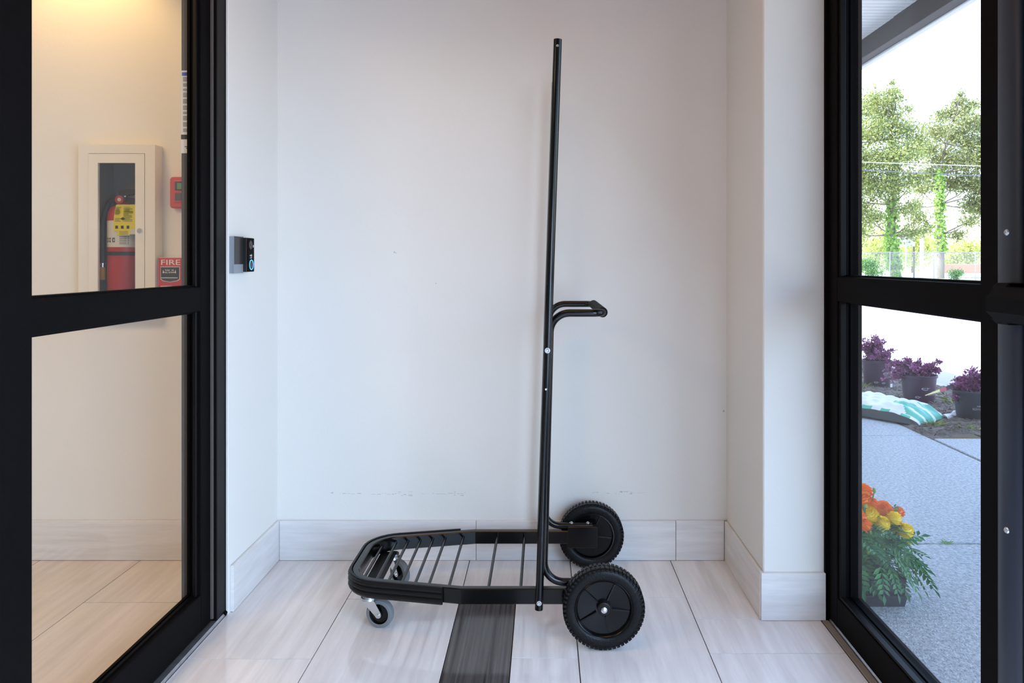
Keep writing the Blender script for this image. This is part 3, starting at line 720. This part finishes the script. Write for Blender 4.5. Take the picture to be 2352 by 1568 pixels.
# pull station
yp = 2.94
px0, px1, pz0, pz1 = hx(363, yp), hx(421, yp), hz(668, yp), hz(591, yp)
ps = thing('fire_pull_station', 'red manual fire pull station with FIRE in white letters', 'pull station', ((px0 + px1) / 2, YB, pz0))
bm = prism(rrect(px0, px1, pz0, pz1, .004, 3), yp, YB, None, fxz); obj('body', bm, 'white_print', ps)
obj('face', prism(rrect(px0 + .0015, px1 - .0015, pz0 + .0015, pz1 - .0015, .003, 3), yp - .001, yp + .004, None, fxz), 'red_enamel', ps)
pcx = (px0 + px1) / 2
text('lettering', 'FIRE', .0300, 'white_print', (pcx, yp - .0014, hz(603, yp)), (1, 0, 0), (0, 0, 1), ps, width=hx(414, yp) - hx(370, yp))
def hpoly(s): return [(hx(370 + s, yp), hz(612 + s, yp)), (hx(414 - s, yp), hz(612 + s, yp)), (hx(414 - s, yp), hz(641 - s, yp)), (hx(409 - s, yp), hz(645 - s, yp)), (hx(392, yp), hz(648 - s, yp)), (hx(375 + s, yp), hz(645 - s, yp)), (hx(370 + s, yp), hz(641 - s, yp))][::-1]
hd = obj('pull_handle', prism(hpoly(0), yp - .004, yp - .0005, None, fxz), 'white_print', ps)
obj('handle_face', prism(hpoly(1.2), yp - .006, yp - .003, None, fxz), 'dark_print', hd)
obj('handle_bar', box(hx(373, yp), hx(411, yp), yp - .010, yp - .006, hz(637, yp), hz(616, yp), .001), 'black_plastic', hd)
obj('handle_line', box(hx(373, yp), hx(411, yp), yp - .0105, yp - .0098, hz(638.4, yp), hz(637, yp)), 'white_print', hd)
text('lettering', 'PUSH   IN', .0085, 'white_print', (pcx, yp - .0104, hz(620.5, yp)), (1, 0, 0), (0, 0, 1), hd, width=.034)
text('lettering', 'PULL DOWN', .0085, 'white_print', (pcx, yp - .0104, hz(625.5, yp)), (1, 0, 0), (0, 0, 1), hd, width=.046)
for a in (378, 406):
    x = hx(a, yp); prism([(x - .001, hz(620, yp)), (x - .001, hz(624, yp)), (x - .003, hz(624, yp)), (x, hz(628, yp)), (x + .003, hz(624, yp)), (x + .001, hz(624, yp)), (x + .001, hz(620, yp))], yp - .0108, yp - .0098, bm := B(), fxz)
    obj('arrow', bm, 'white_print', hd)
obj('key_lock', lathe([(0, .006), (.007, .006), (.0085, .003), (.0085, -.001)], (hx(409, yp), yp - .001, hz(661, yp)), (0, -1, 0), 20), 'black_plastic', ps, smooth=True)
bm = B(); [box(hx(369 + 2.2 * k + .4, yp), hx(370.6 + 2.2 * k + .4, yp), yp - .0016, yp - .001, hz(658, yp), hz(656.3, yp), 0, bm) for k in range(12)]
[box(hx(373 + 2.2 * k, yp), hx(374.5 + 2.2 * k, yp), yp - .0016, yp - .001, hz(662, yp), hz(660.5, yp), 0, bm) for k in range(6)]
obj('small_print', bm, 'white_print', ps, kind='stuff')
# ================================================================== PLANTS BY THE DOOR
TY0, TY1, TX0, TX1 = 2.575, 2.83, 1.07, 1.262
tr = thing('planter_tray', 'black plastic cell tray holding the marigolds outside the door', 'tray', (1.16, 2.7, GZ))
def taper(x0, x1, y0, y1, z0, z1, k, m, name, par, wall=.0):
    f = lambda a, b, c: Vector((a, b, c)); bm = B()
    lo = [bm.verts.new((x, y, z0)) for x, y in ((x0 + k, y0 + k), (x1 - k, y0 + k), (x1 - k, y1 - k), (x0 + k, y1 - k))]; hi = [bm.verts.new((x, y, z1)) for x, y in ((x0, y0), (x1, y0), (x1, y1), (x0, y1))]
    bm.faces.new(lo[::-1])
    for i in range(4): bm.faces.new((lo[i], lo[(i + 1) % 4], hi[(i + 1) % 4], hi[i]))
    t = .002; ih = [bm.verts.new((x, y, z1)) for x, y in ((x0 + t, y0 + t), (x1 - t, y0 + t), (x1 - t, y1 - t), (x0 + t, y1 - t))]; il = [bm.verts.new((x, y, z0 + t)) for x, y in ((x0 + k + t, y0 + k + t), (x1 - k - t, y0 + k + t), (x1 - k - t, y1 - k - t), (x0 + k + t, y1 - k - t))]
    for i in range(4): bm.faces.new((hi[i], hi[(i + 1) % 4], ih[(i + 1) % 4], ih[i])); bm.faces.new((ih[i], ih[(i + 1) % 4], il[(i + 1) % 4], il[i]))
    bm.faces.new(il); return obj(name, bm, m, par)
taper(TX0 - .003, TX1 + .003, TY0 - .002, TY1 + .003, GZ, GZ + .042, .008, 'tray_black', 'tray_base', tr)
obj('tray_lip', prism(rrect(TX0 - .012, TX1 + .013, TY0 - .010, TY1 + .010, .006, 3), GZ + .040, GZ + .044), 'tray_black', tr)
cw, cl = (TX1 - TX0) / 3, (TY1 - TY0) / 2
for i in range(3):
    for j in range(2):
        c = taper(TX0 + cw * i + .001, TX0 + cw * (i + 1) - .001, TY0 + cl * j + .001, TY0 + cl * (j + 1) - .001, GZ + .012, GZ + .098, .006, 'tray_black', 'cell_pot', tr)
        obj('potting_soil', box(TX0 + cw * i + .005, TX0 + cw * (i + 1) - .005, TY0 + cl * j + .005, TY0 + cl * (j + 1) - .005, GZ + .07, GZ + .088), 'soil', c)
def pinnate():
    """one marigold leaf, about 9 cm, along +x, leaflets in pairs"""
    bm = B(); sp = []
    for k in range(5):
        x = .016 + k * .0155; L = .040 * (1 - .09 * k)
        for s in (-1, 1): sp.append((Vector((x, 0, .002 - .0008 * k * k * .3)), Vector((.75, s, -.08)), Vector((0, 0, 1)), L, .0125))
    sp.append((Vector((.088, 0, -.004)), Vector((1, 0, -.15)), Vector((0, 0, 1)), .034, .013))
    leafmesh(sp, bm); tube([(0, 0, 0), (.05, 0, .003), (.09, 0, -.004)], [.0011, .0009, .0005], 5, bm); return bm
obj.raw = True
me = bpy.data.meshes.new('leaf'); b_ = pinnate(); b_.to_mesh(me); b_.free(); me.materials.append(M['marigold_leaf']); LEAF = me
def pompom(r, m):
    bm = B()
    for ring, (el, n, rad, L) in enumerate(((-30, 13, .5, .5), (-8, 17, .50, .55), (10, 16, .50, .50), (27, 14, .48, .46), (46, 11, .44, .42), (64, 8, .36, .40), (80, 5, .22, .38))):
        for k in range(n):
            a = 2 * math.pi * (k + .5 * (ring % 2)) / n + random.uniform(-.1, .1); e2 = R(el + random.uniform(-6, 6))
            d = Vector((math.cos(a) * math.cos(e2), math.sin(a) * math.cos(e2), math.sin(e2) * .95)); s = Vector((-math.sin(a), math.cos(a), 0)); n_ = d.cross(s)
            p0 = d * r * .45; p1 = d * r * random.uniform(.92, 1.04); wv = r * .27
            v = [bm.verts.new(q) for q in (p0 - s * wv * .4, p0 + s * wv * .4, p1 * .93 + s * wv, p1 + n_ * r * .06 - Vector((0, 0, r * .05)), p1 * .93 - s * wv)]
            bm.faces.new(v)
    lathe([(0, -.45 * r), (.5 * r, -.3 * r), (.72 * r, 0), (.66 * r, .35 * r), (.4 * r, .6 * r), (0, .7 * r)], (0, 0, 0), (0, 0, 1), 12, bm); me = bpy.data.meshes.new('flower_head'); bm.to_mesh(me); bm.free(); me.materials.append(M[m]); return me
FL = {'o': [pompom(.028, 'orange_petal') for _ in range(2)], 'y': [pompom(.028, 'yellow_petal') for _ in range(2)]}
bm = lathe([(0, -.014), (.005, -.012), (.0085, -.003), (.0085, .004), (.006, .012), (0, .014)], (0, 0, 0), (0, 0, 1), 10); BUD = bpy.data.meshes.new('bud'); bm.to_mesh(BUD); bm.free(); BUD.materials.append(M['bud_green'])
def put(me, name, par, loc, rot=(0, 0, 0), s=1.0):
    o = bpy.data.objects.new(name, me); COL.objects.link(o); o.parent = par; o.location = Vector(loc) - wloc(par); o.rotation_euler = rot; o.scale = (s, s, s); return o
def marigold(label, base, flowers, nleaf, spread, droop=()):
    t = thing('marigold_plant', label, 'plant', base, 'marigolds in the tray by the door')
    b0 = Vector(base); stems = B()
    for kind, px, py, y, rpx in flowers:
        q = P(px, py, y); s = 1.12 * rpx * y / F / .028
        mid = b0.lerp(q, .5) + Vector((random.uniform(-.02, .02), random.uniform(-.02, .02), .02))
        tube([b0, mid, q + Vector((0, 0, -.004))], [.004, .003, .0022], 6, stems)
        if kind in 'oy':
            f = put(random.choice(FL[kind]), 'flower_head', t, q, (random.uniform(.2, .7), random.uniform(-.3, .3), random.uniform(0, 6)), s)
            put(BUD, 'calyx', f, q, s=1.0).location = (0, 0, -.010)
        else: put(BUD, 'bud', t, q, (random.uniform(-.3, .3), random.uniform(-.3, .3), 0), s * 1.25)
    obj('stem', stems, 'marigold_leaf', t, smooth=True)
    for k in range(nleaf):
        a = random.uniform(0, 2 * math.pi); hgt = random.uniform(.02, .19); rr = random.uniform(0, spread)
        q = b0 + Vector((math.cos(a) * rr, math.sin(a) * rr, hgt)); q.x = max(q.x, 1.10)
        o = put(LEAF, 'leaf', t, q, (random.uniform(-.6, .6), random.uniform(-.5, .9), a + random.uniform(-.7, .7)), random.uniform(.75, 1.25))
        if q.x + math.cos(o.rotation_euler.z) * .11 < 1.08: o.rotation_euler.z = math.pi - o.rotation_euler.z
    for (px, py, y, yaw, pit, s) in droop: put(LEAF, 'leaf', t, P(px, py, y), (random.uniform(-.8, -.2), pit, yaw), s)
    return t
zb_ = GZ + .088
marigold('leafy marigold with large orange blooms beside the door frame', (1.125, 2.65, zb_), [('o', 1983, 1131, 2.64, 20), ('o', 1981, 1152, 2.62, 18), ('o', 2004, 1157, 2.67, 14), ('b', 2008, 1126, 2.66, 9), ('o', 1976, 1190, 2.60, 17), ('o', 1986, 1208, 2.58, 16), ('b', 1999, 1222, 2.58, 7), ('b', 1984, 1252, 2.57, 7), ('b', 1994, 1268, 2.57, 8)], 46, .055)
marigold('marigold in the middle of the tray with orange and yellow blooms', (1.165, 2.72, zb_), [('o', 2028, 1171, 2.72, 20), ('o', 2063, 1177, 2.76, 14), ('y', 1996, 1182, 2.66, 20), ('y', 2026, 1202, 2.64, 17), ('b', 2019, 1188, 2.65, 9), ('b', 2028, 1248, 2.62, 7), ('b', 2016, 1282, 2.60, 8), ('b', 2045, 1282, 2.61, 6)], 46, .06)
marigold('marigold at the outer end of the tray with yellow blooms', (1.212, 2.66, zb_), [('y', 2054, 1194, 2.66, 19), ('y', 2064, 1214, 2.66, 16), ('y', 2079, 1218, 2.64, 17), ('y', 2086, 1243, 2.66, 8), ('b', 2030, 1262, 2.60, 7)], 50, .055,
    [(2068, 1262, 2.63, -.35, .55, 1.15), (2082, 1278, 2.61, -.55, .72, 1.15), (2062, 1285, 2.59, -.95, .85, 1.2), (2042, 1292, 2.575, -1.45, .95, 1.1), (2020, 1290, 2.565, -1.7, 1.0, 1.15), (2085, 1296, 2.60, -.7, .9, 1.0), (2078, 1258, 2.66, .1, .35, .9), (2050, 1270, 2.59, -1.2, .7, 1.1), (2095, 1290, 2.62, -.35, .85, 1.2)])

# ================================================================== NURSERY POTS
def mzz(x, y): return mz(x, y) - .012
def leaf_logo(par, c, r, ang, s, m='pot_print'):
    """leaf outline logo wrapped on the pot at angle ang"""
    bm = B(); pts = []
    for k in range(13):
        t = math.pi * 2 * k / 12; u = math.cos(t) * .018 * s; v = math.sin(t) * .009 * s * (1 + .4 * math.cos(t)); pts.append((u, v))
    pts2 = [(-.018 * s, 0), (0, .001 * s), (.018 * s, .002 * s), (.032 * s, .004 * s)]
    w = lambda u, v: Vector((c[0] + math.sin(ang + u / r) * (r + .001), c[1] - math.cos(ang + u / r) * (r + .001), c[2] + v))
    tube([w(*p) for p in pts], .0011 * s, 4, bm); tube([w(*p) for p in pts2], .0011 * s, 4, bm); return obj('leaf_logo', bm, m, par)
def wraptext(par, s, size, c, r, ang, m='pot_print'):
    o = text('lettering', s, size, m, (0, 0, 0), (1, 0, 0), (0, 1, 0), par, depth=.0002)
    off = wloc(par)
    for v in o.data.vertices:
        u, vv = v.co.x + off.x, v.co.y + off.y
        v.co = Vector((c[0] + math.sin(ang + u / r) * (r + .0012), c[1] - math.cos(ang + u / r) * (r + .0012), c[2] + vv)) - off
def potted(label, px, yd, base_py, rw, hh, m, crown, nl, seed, logos, wordy):
    random.seed(seed); b = P(px, base_py, yd); b.z = mzz(b.x, yd)
    t = thing('potted_shrub', label, 'potted plant', b, 'purple shrubs in nursery pots')
    prof = [(0, 0), (rw * .80, 0), (rw * .82, .006), (rw * .97, hh - .022), (rw * 1.03, hh - .020), (rw * 1.04, hh - .003), (rw * 1.01, hh), (rw * .95, hh - .004), (rw * .93, hh - .03)]
    pot = obj('pot', lathe(prof, b, (0, 0, 1), 40), m, t, smooth=True)
    obj('potting_soil', lathe([(0, hh - .028), (rw * .935, hh - .030), (rw * .935, hh - .05)], b, (0, 0, 1), 28), 'soil', t)
    for (a, zf, s) in logos: leaf_logo(pot, (b.x, b.y, b.z + hh * zf), rw * (.82 + .15 * zf), a, s)
    for (s, size, a, zf) in wordy: wraptext(pot, s, size, (b.x, b.y, b.z + hh * zf), rw * (.82 + .15 * zf), a)
    st = B(); sp = []
    for k in range(46):
        f = random.choice(crown); tip = b + Vector((f[0] + random.gauss(0, f[3] * .5), random.gauss(0, f[3] * .55), hh + f[2] + random.gauss(0, f[4] * .5)))
        root = b + Vector((random.uniform(-.05, .05), random.uniform(-.05, .05), hh - .04)); mid = root.lerp(tip, .5) + Vector((0, 0, .03))
        tube([root, mid, tip], [.003, .0022, .001], 5, st)
        for j in range(nl // 46):
            u = random.uniform(.3, 1.05); q = root.lerp(mid, u * 2) if u < .5 else mid.lerp(tip, u * 2 - 1)
            d = rdir(-.5); sp.append((q + d * random.uniform(0, .012), d, rdir(), random.uniform(.018, .034), random.uniform(.012, .020)))
    obj('stem', st, 'bark', t); obj('foliage', leafmesh(sp), 'purple_leaf', t, kind='stuff'); return t
p1 = potted('purple-leaved shrub in the far nursery pot at the left', 2014, 7.0, 890, .132, .255, 'pot_purple', [(0, 0, .11, .14, .08), (-.02, 0, .19, .10, .06), (.12, 0, .06, .11, .06), (-.12, 0, .08, .09, .08), (.04, -.08, .02, .10, .04)], 3300, 3, [(.25, .55, 1.3), (-.5, .22, .9), (.1, .2, .8)], [('EDITIONS', .020, .55, .42)])
p2_ = potted('purple-leaved shrub in the maroon middle nursery pot', 2110, 6.2, 928, .140, .235, 'pot_purple', [(.02, -.05, .04, .13, .04), (-.14, 0, .09, .10, .06), (-.22, -.02, .0, .07, .07), (.10, 0, .06, .09, .05)], 3000, 5, [(-.1, .56, 1.35), (-.55, .25, .9)], [('FIRST', .016, .55, .45), ('EDITIONS', .020, .5, .34)])
p3 = potted('purple-leaved shrub in the dark nursery pot nearest the door post', 2236, 5.48, 972, .136, .215, 'pot_black', [(0, -.02, .11, .13, .06), (-.13, -.02, .06, .08, .06), (-.12, -.08, -.04, .04, .07), (.05, 0, .09, .11, .06), (0, -.08, .03, .10, .04)], 3000, 9, [(.15, .16, 1.2)], [('FIRST', .021, -.15, .52), ('EDITIONS', .023, -.15, .42)])
random.seed(11)
# plant label stake leaning out of the near pot
a, b = P(2125, 908, 5.42), P(2192, 885, 5.46); d = (b - a).normalized(); n = Vector((0, 0, 1)) - d * d.z; n.normalize()
pt = thing('plant_label', 'yellow and red plant label stake sticking out of the near pot', 'plant label', a)
def strip(f0, f1, w0, w1, m, name):
    bm = B(); A, C = a.lerp(b, f0), a.lerp(b, f1); th = Vector((0, .0012, 0)); vs = []
    for t in (Vector((0, 0, 0)), th): vs += [bm.verts.new(q + t) for q in (A - n * w0, C - n * w1, C + n * w1, A + n * w0)]
    bm.faces.new(vs[:4]); bm.faces.new(vs[4:][::-1]); [bm.faces.new((vs[i], vs[(i + 1) % 4], vs[4 + (i + 1) % 4], vs[4 + i])) for i in range(4)]
    obj(name, bm, m, pt)
strip(0, .5, .002, .010, 'tag_yellow', 'stake'); strip(.5, .72, .010, .014, 'tag_red', 'printed_band'); strip(.72, 1.0, .014, .017, 'pot_purple', 'printed_head')
# soil bag lying half on the walkway
bx, by = 2.73, 5.85
sb = thing('soil_bag', 'white and green plastic soil bag lying on the mulch', 'bag', (bx, by, .0))
def bag(name, f, matn, nu=26, nv=18, zoff=0):
    bm = B(); g = {}
    for i in range(nu + 1):
        for j in range(nv + 1): g[i, j] = bm.verts.new(f(i / nu, j / nv))
    for i in range(nu):
        for j in range(nv): bm.faces.new((g[i, j], g[i + 1, j], g[i + 1, j + 1], g[i, j + 1]))
    return obj(name, bm, matn, sb, smooth=True)
A0, A1, A2, A3 = Vector((2.19, 6.0, 0)), Vector((2.70, 5.36, 0)), Vector((3.05, 5.55, 0)), Vector((2.72, 6.35, 0))   # corners seen from above
def plan(u, v): return A0.lerp(A1, v) * (1 - u) + A3.lerp(A2, v) * u
def bagtop(u, v):
    p = plan(u, v); e_ = min(1, min(u, 1 - u) / .2) ; e2 = min(1, min(v, 1 - v) / .22)
    hgt = .11 * (e_ ** .5) * (e2 ** .5) + .008 * math.sin(u * 31 + v * 9) * e_ * e2 + .006 * math.sin(v * 37 - u * 14) * e2 * e_
    p.z = .012 + hgt; return p
def bagbot(u, v):
    p = plan(u, v); p.z = .006; return p
bt = bag('bag_top', bagtop, ['bag_white', 'bag_green', 'bag_black'], 90, 70); bag('bag_bottom', bagbot, 'bag_black', 4, 4)
for pl in bt.data.polygons:
    c = pl.center; nu, nv = 90, 70; i, j = pl.index // nv, pl.index % nv
    u, v = i / nu, j / nv
    pl.material_index = 2 if u < .045 else (1 if (v > .74 + .12 * math.sin(u * 8 + 1) and u > .1 and math.sin(u * 23 + v * 5) > -.75) or (.05 < u < .10 and int(v * 11) % 2) else 0)
q = A2 + Vector((.0, .0, .03)); bm = B()
tube([q + Vector((-.06, -.02, .0)), q + Vector((.0, -.01, .02)), q + Vector((.05, 0, .035))], [.05, .022, .05], 9, bm)
for v in bm.verts: v.co.z = max(.012, v.co.z * .8 + random.uniform(-.01, .01))
obj('gathered_end', bm, 'bag_white', sb)
# grass tufts and weeds
def tuft(label, c, n, L, sp, m='grass_blade'):
    bm = B()
    for k in range(n):
        d = rdir(0); d.z = abs(d.z) + .6; d.normalize(); s_ = frame_of(d)[0] * L * .017; p = Vector(c) + Vector((random.uniform(-sp, sp), random.uniform(-sp, sp), 0)); l = L * random.uniform(.5, 1)
        t = p + d * l + Vector((d.x, d.y, -.3)) * l * .4; mdp = p + d * l * .6
        a_, b_2, c_, d_, e_ = [bm.verts.new(q) for q in (p - s_, p + s_, mdp + s_ * .8, t, mdp - s_ * .8)]
        bm.faces.new((a_, b_2, c_, d_, e_))
    obj('grass_tuft', bm, m, label=label, cat='grass', group='weeds by the walkway')
def gpos(px, py, y): q = P(px, py, y); return (q.x, y, mzz(q.x, y) if q.x > 2.64 and y > 5.05 else GZ)
tuft('pale grass tuft in front of the soil bag', gpos(2143, 975, 5.33), 70, .085, .03)
tuft('small grass tuft between the middle and near pots', gpos(2185, 925, 6.2), 30, .10, .05)
tuft('low grass at the edge of the mulch by the door post', gpos(2232, 990, 5.18), 26, .07, .05)
tuft('tiny green weed growing in the walkway joint', (1.718, 3.16, GZ - .002), 22, .03, .012, 'vine_leaf')
tuft('grass behind the soil bag at the left', gpos(1985, 890, 6.9), 26, .08, .06)
obj('pot_ribbon', box(0, .02, 0, .002, 0, .05), 'white_print', label='white slip of plastic lying beside the far pot', cat='litter').location = gpos(2045, 889, 6.9)

# ================================================================== TREES, FENCE AND STREET
def clump_tree(name, label, cat, base, trunk, r0, r1, clumps, n, leaf, m, group, branches=True, vine=None, squash=.7):
    t = thing(name, label, cat, base, group)
    obj('trunk', tube(trunk, [r0 + (r1 - r0) * i / (len(trunk) - 1) for i in range(len(trunk))], 10), 'bark', t, smooth=True)
    sp = []; bb_ = B()
    tot = sum(c[1] ** 2 for c in clumps)
    for c, r in clumps:
        if branches:
            near = min((Vector(p) for p in trunk), key=lambda p: (p - c).length + max(0, p.z - c.z) * 2)
            mid = near.lerp(c, .55) + Vector((0, 0, -.2)); tube([near, mid, c], [.06, .04, .018], 5, bb_)
            for k in range(5):
                e_ = c + rdir() * r * .8; tube([c.lerp(mid, .3), c.lerp(e_, .5) + Vector((0, 0, .1)), e_], [.018, .012, .006], 4, bb_)
        for k in range(int(n * r * r / tot)):
            q = c + Vector((random.gauss(0, .52), random.gauss(0, .52), random.gauss(0, .52) * squash)) * r
            sp.append((q, rdir(), rdir(), leaf * random.uniform(.6, 1.3), leaf * random.uniform(.3, .6)))
    if branches: obj('branches', bb_, 'bark', t)
    obj('foliage', leafmesh(sp), m, t, kind='stuff')
    if vine:
        sp = []
        for k in range(vine[0]):
            f = random.uniform(vine[1], vine[2]); i = min(int(f * (len(trunk) - 1)), len(trunk) - 2); q = Vector(trunk[i]).lerp(Vector(trunk[i + 1]), f * (len(trunk) - 1) - i); rr = r0 + (r1 - r0) * f
            a = random.uniform(0, 6.28); d = Vector((math.cos(a), math.sin(a), random.uniform(-.3, .4)))
            sp.append((q + Vector((d.x, d.y, 0)) * (rr + random.uniform(0, .2)), rdir(), d, random.uniform(.14, .28), random.uniform(.12, .22)))
        obj('climbing_vine', leafmesh(sp), 'vine_leaf', t, kind='stuff', label='bright green climbing vine on the trunk')
    return t
Y1 = 49.0
def TP(px, py, y=Y1): return P(px, py, y)
def gclumps(lst, y, dy=1.6): return [(P(px, py, y + random.uniform(-dy, dy)), r) for px, py, r in lst]
g0 = -.1
tr1 = [TP(2060, 642), TP(2052, 600), TP(2047, 540), TP(2050, 470), TP(2053, 400), TP(2046, 320), TP(2052, 262)]; tr1[0].z = g0
cl1 = [(1985, 250, .9), (2010, 225, .9), (2050, 188, .3), (2044, 212, .4), (2060, 205, .3), (2035, 232, .5), (2030, 260, 1.2), (2060, 225, .5), (1975, 310, 1.2), (2010, 300, 1.2), (2050, 290, 1.1), (2085, 300, .9), (1960, 380, 1.5), (2000, 370, 1.2), (2045, 360, 1.4), (2085, 350, 1.0), (1985, 420, 1.2), (2020, 430, 1.2), (2060, 420, 1.2), (2100, 410, .8), (1975, 480, 1.1), (2005, 500, .9), (2085, 480, .8), (2110, 500, .7), (1960, 530, 1.2), (2095, 535, .8), (2130, 525, .5), (1940, 450, 1.5), (1930, 320, 1.5), (2085, 250, .35), (2105, 325, .8)]
clump_tree('vine_covered_tree', 'tall vine-covered tree behind the fence at the left of the glass', 'tree', tr1[0], tr1, .34, .03, gclumps(cl1, Y1), 27000, .21, 'tree_leaf', 'trees behind the fence', vine=(1900, .08, .85))
tr2 = [TP(a_, b_, Y1 + 5.5) for a_, b_ in ((2158, 640), (2160, 600), (2160, 540), (2158, 470), (2160, 400), (2172, 330), (2186, 282))]; tr2[0].z = g0
cl2 = [(2206, 216, .3), (2200, 234, .45), (2214, 228, .3), (2222, 246, .4), (2235, 240, .5), (2195, 255, .8), (2225, 275, 1.0), (2165, 265, .7), (2150, 300, 1.0), (2190, 310, 1.3), (2235, 330, 1.2), (2130, 345, .9), (2165, 365, 1.2), (2210, 370, 1.2), (2255, 370, 1.2), (2135, 400, .9), (2190, 420, 1.0), (2235, 420, 1.1), (2115, 435, .6), (2145, 425, .7), (2235, 470, .9), (2260, 480, 1.2), (2225, 510, .6), (2200, 540, .5), (2265, 430, 1.2), (2280, 350, 1.4), (2105, 470, .5), (2250, 285, .8)]
clump_tree('pine_tree', 'sparse tall pine behind the fence, with vine on its straight trunk', 'tree', tr2[0], tr2, .33, .03, gclumps(cl2, Y1 + 5.5), 23000, .23, 'pine_leaf', 'trees behind the fence', vine=(1000, .22, .7))
# background greenery
def bush(label, px, py_top, y, wpx, hgt, n, leaf, m, group=None, name='bush'):
    b = P(px, 600, y); b.z = g0 + .04; W = wpx * y / F / 2
    cl = [(b + Vector((random.uniform(-W, W) * .7, random.uniform(-W, W) * .4, hgt * random.uniform(.25, .8))), max(.25, min(W, hgt) * random.uniform(.35, .55))) for _ in range(9)]
    return clump_tree(name, label, 'bush' if hgt < 4 else 'tree', b, [b, b + Vector((.05, 0, hgt * .35)), b + Vector((0, 0, hgt * .6))], .06 + .01 * hgt, .03, cl, n, leaf, m, group, branches=False, squash=.9)
bush('dark green shrub in front of the fence at the left', 2000, 590, 46.4, 62, 1.55, 2200, .13, 'shrub_leaf', 'shrubs along the fence')
bush('small dark shrub at the foot of the pine', 2193, 620, 46.6, 32, .75, 900, .11, 'shrub_leaf', 'shrubs along the fence')
bush('low green shrub at the foot of the vine-covered tree', 2062, 625, 46.6, 26, .6, 500, .10, 'shrub_leaf', 'shrubs along the fence')
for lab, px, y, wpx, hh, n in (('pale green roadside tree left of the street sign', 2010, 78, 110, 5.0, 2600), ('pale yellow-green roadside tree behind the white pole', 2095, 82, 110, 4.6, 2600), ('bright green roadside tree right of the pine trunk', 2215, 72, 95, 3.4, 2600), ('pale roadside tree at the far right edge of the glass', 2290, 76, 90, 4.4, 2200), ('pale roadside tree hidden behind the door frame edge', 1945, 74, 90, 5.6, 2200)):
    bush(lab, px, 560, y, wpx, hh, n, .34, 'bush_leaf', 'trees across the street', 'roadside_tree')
# chain-link fence
FY = 48.2
fn = thing('chain_link_fence', 'grey chain-link fence along the far side of the parking lot', 'fence', (27, FY, g0))
ft = P(0, 579, FY).z
obj('top_rail', tube([(15, FY, ft), (40, FY, ft)], .028, 8), 'galvanised', fn, smooth=True)
for px in (1860, 1952, 2079 - 35, 2145, 2240, 2330): 
    q = P(px, 600, FY); obj('fence_post', tube([(q.x, FY, g0), (q.x, FY, ft + .05)], .035, 8), 'galvanised', fn, smooth=True)
bm = B(); x = 15.0; hh = ft - g0 - .05; stp = .11
def wire(p, q, w=.006):
    d = (q - p).normalized(); s_ = Vector((-d.z, 0, d.x)) * w; quads([p - s_, q - s_, q + s_, p + s_], bm)
while x < 40:
    wire(Vector((x, FY - .004, g0 + .05)), Vector((x + hh, FY - .004, ft))); wire(Vector((x + hh, FY + .004, g0 + .05)), Vector((x, FY + .004, ft))); x += stp
obj('wire_mesh', bm, 'galvanised', fn, kind='stuff')
# signs and poles beyond
q0, q1 = P(2065, 533, 54), P(2101, 566, 54)
sg = thing('road_sign', 'grey back of a rectangular road sign between the trees', 'sign', ((q0.x + q1.x) / 2, 54, g0))
obj('panel', box(q0.x, q1.x, 53.97, 54, q1.z, q0.z, .01), 'sign_grey', sg)
qq = P(2079, 600, 54.06); obj('post', tube([(qq.x, 53.93, g0), (qq.x, 53.93, q0.z)], .055, 8), 'galvanised', sg, smooth=True)
qq = P(2099, 600, 54.06); obj('post', tube([(qq.x, 54.06, g0), (qq.x, 54.06, q0.z - .1)], .06, 8), 'post_dark', sg, smooth=True)
qq = P(2117, 600, 66); wp = thing('white_pole', 'white round pole standing across the street', 'pole', (qq.x, 66, g0))
obj('shaft', lathe([(0, g0), (.17, g0), (.155, P(0, 545, 66).z), (.10, P(0, 534, 66).z), (0, P(0, 530, 66).z)], (qq.x, 66, 0), (0, 0, 1), 16), 'white_paint', wp, smooth=True)
rw_ = obj('retaining_wall', box(P(2165, 0, 68).x, P(2400, 0, 68).x, 68, 68.4, -.05, .95, .02), 'red_earth', label='low reddish wall across the street at the right', cat='wall')
cu2 = obj('street_curb', box(5, 70, 64, 64.3, -.1, .16, .02), 'line_white', label='pale curb line across the street', cat='curb')
# overhead wires
for lab, y, pts, r, m in (('pale overhead cable crossing in front of the tree crowns', 43, ((1960, 366), (2270, 376)), .022, 'cable_light'), ('dark overhead cable just under the pale one', 43, ((1960, 384), (2270, 399)), .026, 'cable'),
        ('thin overhead wire near the tree tops', 44, ((1960, 162), (2270, 180)), .008, 'cable_light'), ('thin overhead wire above the tree tops', 44, ((1960, 128), (2270, 154)), .008, 'cable_light'), ('thin overhead wire above the crowns at mid height', 44, ((1960, 84), (2270, 106)), .008, 'cable_light'),
        ('thin overhead wire touching the canopy gutter', 44, ((2100, 22), (2275, 37)), .010, 'cable_light'), ('uppermost thin overhead wire near the canopy gutter', 44, ((2150, 10), (2275, 20)), .010, 'cable_light')):
    a, b = P(*pts[0], y), P(*pts[1], y); a, b = a + (a - b) * 1.5, b + (b - a) * 1.5
    obj('overhead_wire', tube([a.lerp(b, k / 8) - Vector((0, 0, .15 * (1 - (k / 4 - 1) ** 2))) for k in range(9)], r, 6), m, label=lab, cat='wire', group='overhead wires')
obj.raw = False
